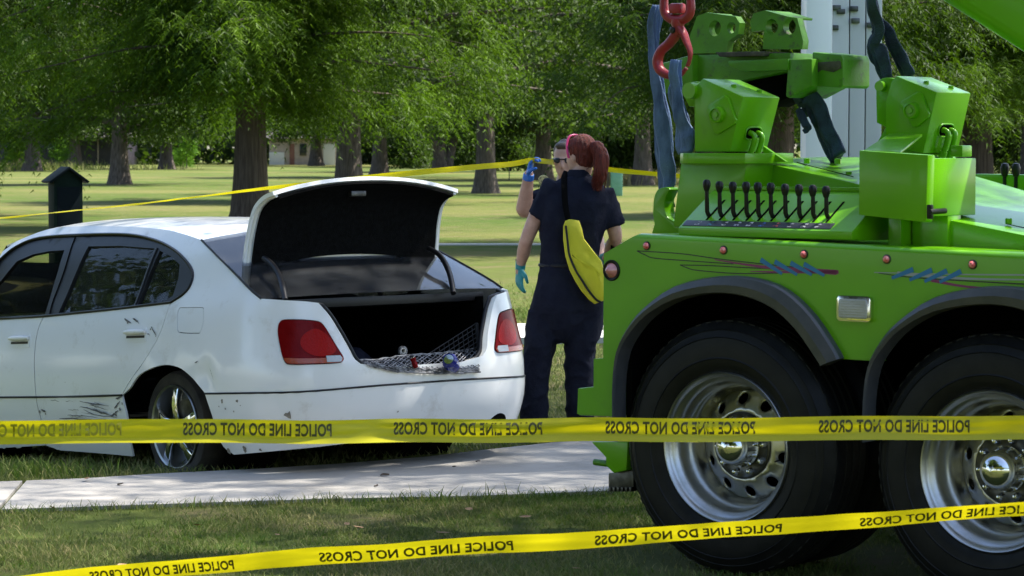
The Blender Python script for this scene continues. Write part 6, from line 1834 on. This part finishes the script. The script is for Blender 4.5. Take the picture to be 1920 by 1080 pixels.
# ------------------------------------------------------------------ police tape
def tape(name, label, path, width, tiltf, bowf, texts=None, ink='tape_ink', nv=7, foldz=0.):
    """path: 3-D points; tiltf/bowf give the lean of the ribbon along its length"""
    t = thing(name, label, 'police tape', Vector(path[0]), 'strips of yellow police tape')
    o0 = Vector(path[0])
    P = [Vector(p) - o0 for p in path]; n = len(P)
    S_ = [0.]
    for a, b in zip(P, P[1:]): S_.append(S_[-1] + (b - a).length)
    def at(s):
        s = min(max(s, 0), S_[-1] - 1e-6); i = int(np.searchsorted(S_, s, 'right')) - 1; i = min(i, n - 2)
        f = (s - S_[i]) / (S_[i + 1] - S_[i]); p = P[i].lerp(P[i + 1], f); d = (P[i + 1] - P[i]).normalized(); return p, d
    def pt(s, v, off=0.):
        p, d = at(s); sd = d.cross(Z_).normalized()
        if sd.y > 0: sd = -sd                                   # towards the viewer's side
        a = tiltf(s); up = (Z_ * math.cos(a) + sd * math.sin(a)); nr = (sd * math.cos(a) - Z_ * math.sin(a))
        b = bowf(s)
        w = v * width
        q = p + up * w + nr * (b * (v * v * 4) * width)
        if foldz and v < -.26: q = q + nr * ((-.26 - v) * foldz * width)
        q = q + nr * (.005 * noise.noise(Vector((s * 2.2, v * 3., width * 50))) + .0025 * noise.noise(Vector((s * 9., v * 5., 3.))))
        return q + nr * off
    ns = max(40, int(S_[-1] / .04))
    V = []; Fc = []
    vs_ = np.linspace(-.5, .5, nv)
    for i in range(ns + 1):
        for v in vs_: V.append(pt(S_[-1] * i / ns, v))
    for i in range(ns):
        for k in range(nv - 1): Fc.append((i * nv + k, (i + 1) * nv + k, (i + 1) * nv + k + 1, i * nv + k + 1))
    rb = pyobj('ribbon', V, Fc, 'tape_yellow', t, True, 180)
    if texts:
        cu_ = bpy.data.curves.new('lettering', 'FONT'); cu_.body = 'POLICE LINE DO NOT CROSS'; cu_.size = 1.0; cu_.offset = .034; cu_.align_x = 'LEFT'; cu_.space_character = 1.06; cu_.resolution_u = 3
        tmp = bpy.data.objects.new('lettering', cu_); COL.objects.link(tmp)
        dg = bpy.context.evaluated_depsgraph_get(); me = bpy.data.meshes.new_from_object(tmp.evaluated_get(dg))
        bpy.data.objects.remove(tmp); bpy.data.curves.remove(cu_)
        xs = [v.co.x for v in me.vertices]; ys = [v.co.y for v in me.vertices]; x0, x1, y0, y1 = min(xs), max(xs), min(ys), max(ys)
        bm0 = bmesh.new(); bm0.from_mesh(me); bmesh.ops.triangulate(bm0, faces=bm0.faces); bm0.to_mesh(me); bm0.free()
        for (s0, s1, va, vb, mm) in texts(at, S_):
            mm_ = me.copy(); mm_.name = 'lettering'
            for v in mm_.vertices:
                fx = (v.co.x - x0) / (x1 - x0); fy = (v.co.y - y0) / (y1 - y0)
                v.co = pt(s1 + (s0 - s1) * fx, va + (vb - va) * fy, .0012)
            mm_.materials.clear(); link('lettering', mm_, mm, t, False)
    return t
def s_of(at, S_, px, origin):
    lo, hi = 0, S_[-1]
    for _ in range(40):
        m = (lo + hi) / 2
        if project(at(m)[0] + origin)[0] < px: lo = m
        else: hi = m
    return lo
def texts_for(pairs, origin, va, vb, faded=()):
    def f(at, S_):
        return [(s_of(at, S_, a, origin), s_of(at, S_, b, origin), va, vb, 'tape_ink_faded' if i in faded else 'tape_ink') for i, (a, b) in enumerate(pairs)]
    return f
# upper near tape
up_px = [(-1500, 838), (-1000, 826), (-500, 818), (-200, 814), (0, 811), (200, 808), (420, 809), (600, 808.5), (800, 807), (1000, 807), (1200, 806), (1400, 804.5), (1600, 803), (1800, 802.5), (1920, 801), (2200, 797), (2600, 790)]
up = [AT(x, y, 9.15 - .0001 * abs(x - 900)) + Vector((0, .02 * noise.noise((x * .006, 1., 2.)), .004 * noise.noise((x * .004, 5., 1.)))) for x, y in crv(up_px, 8)]
tape('police_tape', 'upper yellow tape across the whole view in front of the car and wheels', up, .080, lambda s: .0 + .05 * math.sin(s * 1.3), lambda s: -.02, texts_for([(-372, -60), (-50, 228), (343, 622), (738, 1017), (1135, 1416), (1535, 1818), (1935, 2218)], up[0], -.20, .36, (0, 1)), foldz=.75, nv=15)
# lower near tape
lo_px = [(-1500, 1290), (-1000, 1212), (-500, 1152), (-200, 1118), (100, 1086), (300, 1066), (500, 1049), (700, 1036), (960, 1019), (1150, 1006), (1300, 998), (1500, 983), (1700, 968), (1920, 952), (2200, 930), (2600, 900)]
lo_ = [AT(x, y, 8.8 - .0002 * (x - 900)) + Vector((0, .02 * noise.noise((x * .006, 3., 2.)), .005 * noise.noise((x * .004, 7., 1.)))) for x, y in crv(lo_px, 8)]
tape('police_tape', 'lower yellow tape sloping up to the right over the grass and tyres', lo_, .076, lambda s: .72 + .10 * math.sin(s * 1.1), lambda s: .04, texts_for([(-230, 40), (168, 438), (598, 962), (1115, 1466), (1612, 1960)], lo_[0], -.38, .20), nv=11)
# far tape passing behind the car, held up by the blue glove
gl = pl(999, 302, -.29) + Vector((pp.x, pp.y, 0))
far_px = [(-500, 448, 16.5), (-200, 425, 17), (0, 408, 17.2), (120, 396, 17.3), (230, 385, 17.4), (360, 369, 17.4), (500, 352, 17.3), (620, 339, 17.2), (730, 328, 17.0), (890, 313, 16.8), (960, 307, 16.55)]
fp = [AT(x, y, d) for x, y, d in far_px] + [gl + Vector((-.02, 0, .005)), gl + Vector((.03, 0, .005))] + [AT(1050, 305, 16.95), AT(1100, 312, 17.3), AT(1160, 319, 17.4), AT(1235, 326, 17.5), AT(1330, 335, 17.6), AT(1600, 362, 18)]
fp = [Vector(p) for p in crv([tuple(p) for p in fp], 5)]
tape('police_tape', 'far yellow tape twisting behind the car and held up by a blue glove', fp, .036, lambda s: .75 + .65 * noise.noise(Vector((s * .55, 2.2, 0))) + .4 * math.sin(s * .9), lambda s: .12, None, nv=7)

# ------------------------------------------------------------------ litter: twigs on the path, leaves in the grass
rs3 = random.Random(21)
def twig(px, py, L_, label, n=3):
    p = G(px, py, .024); t = thing('twig', label, 'twig', Matrix.Translation(p) @ Matrix.Diagonal((1, 1, .5, 1)), 'bits of bark and twig on the path')
    for k in range(n):
        a = rs3.uniform(-.5, .5); q = Vector((math.cos(a), math.sin(a), 0)) * L_
        tube('stick' if k else 'main_stick', crv([tuple(-q * .5 + Vector((0, rs3.uniform(-.5, .5) * L_, .0))), (rs3.uniform(-.2, .2) * L_, rs3.uniform(-.4, .4) * L_, .004 + .003 * k), tuple(q * .5 + Vector((0, 0, rs3.uniform(0, .02))))], 3), [.006, .008, .003], 'bark_chip', t, 6)
twig(722, 891, .045, 'dark knot of twigs on the path below the car bumper', 4)
twig(226, 908, .03, 'small dark chip on the path below the flat tyre', 2)
twig(852, 875, .02, 'grey chip on the path left of the right hand chip pair', 1)
twig(897, 865, .022, 'dark chip nearest the grass edge below the exhaust', 1)
twig(705, 911, .016, 'small chip in front of the dark knot of twigs', 1)
for (px, py, s_, lb) in ((163, 898, .05, 'tan leaf at the grass edge left of the flat tyre'), (228, 1062, .055, 'large dry leaf at the bottom left above the lower tape'), (370, 985, .035, 'brown leaf in the middle of the front lawn'), (650, 983, .04, 'brown leaf on the grass left of the wrecker shadow'), (672, 990, .06, 'pale bare leaf on the grass beside the brown one'), (520, 1003, .03, 'curled leaf low on the front lawn left of centre'), (98, 952, .03, 'tiny leaf at the path edge far left'), (880, 955, .04, 'leaf by the weeds at the path edge'), (985, 970, .05, 'leaf in the shade left of the first wrecker tyre'), (830, 1000, .05, 'pale leaf just above the lower tape'), (1080, 1066, .03, 'leaf under the lower tape beside the tyre')):
    p = G(px, py, .03); t = thing('dry_leaf', lb, 'leaf', Matrix.Translation(p) @ Matrix.Rotation(rs3.uniform(0, 6), 4, 'Z') @ Matrix.Rotation(rs3.uniform(-.5, .5), 4, 'X'), 'dry leaves in the grass')
    out = [(-1, 0), (-.5, .3), (0, .42), (.5, .32), (1, 0), (.5, -.32), (0, -.42), (-.5, -.3)]
    s_ *= .7
    V = [(0, 0, 0)] + [(x * s_, y * s_, .25 * s_ * (abs(y) * 1.5 + x * x * .6)) for x, y in out]
    pyobj('blade', V, [(0, i + 1, (i + 1) % 8 + 1) for i in range(8)], 'dry_leaf', t, True, 180)
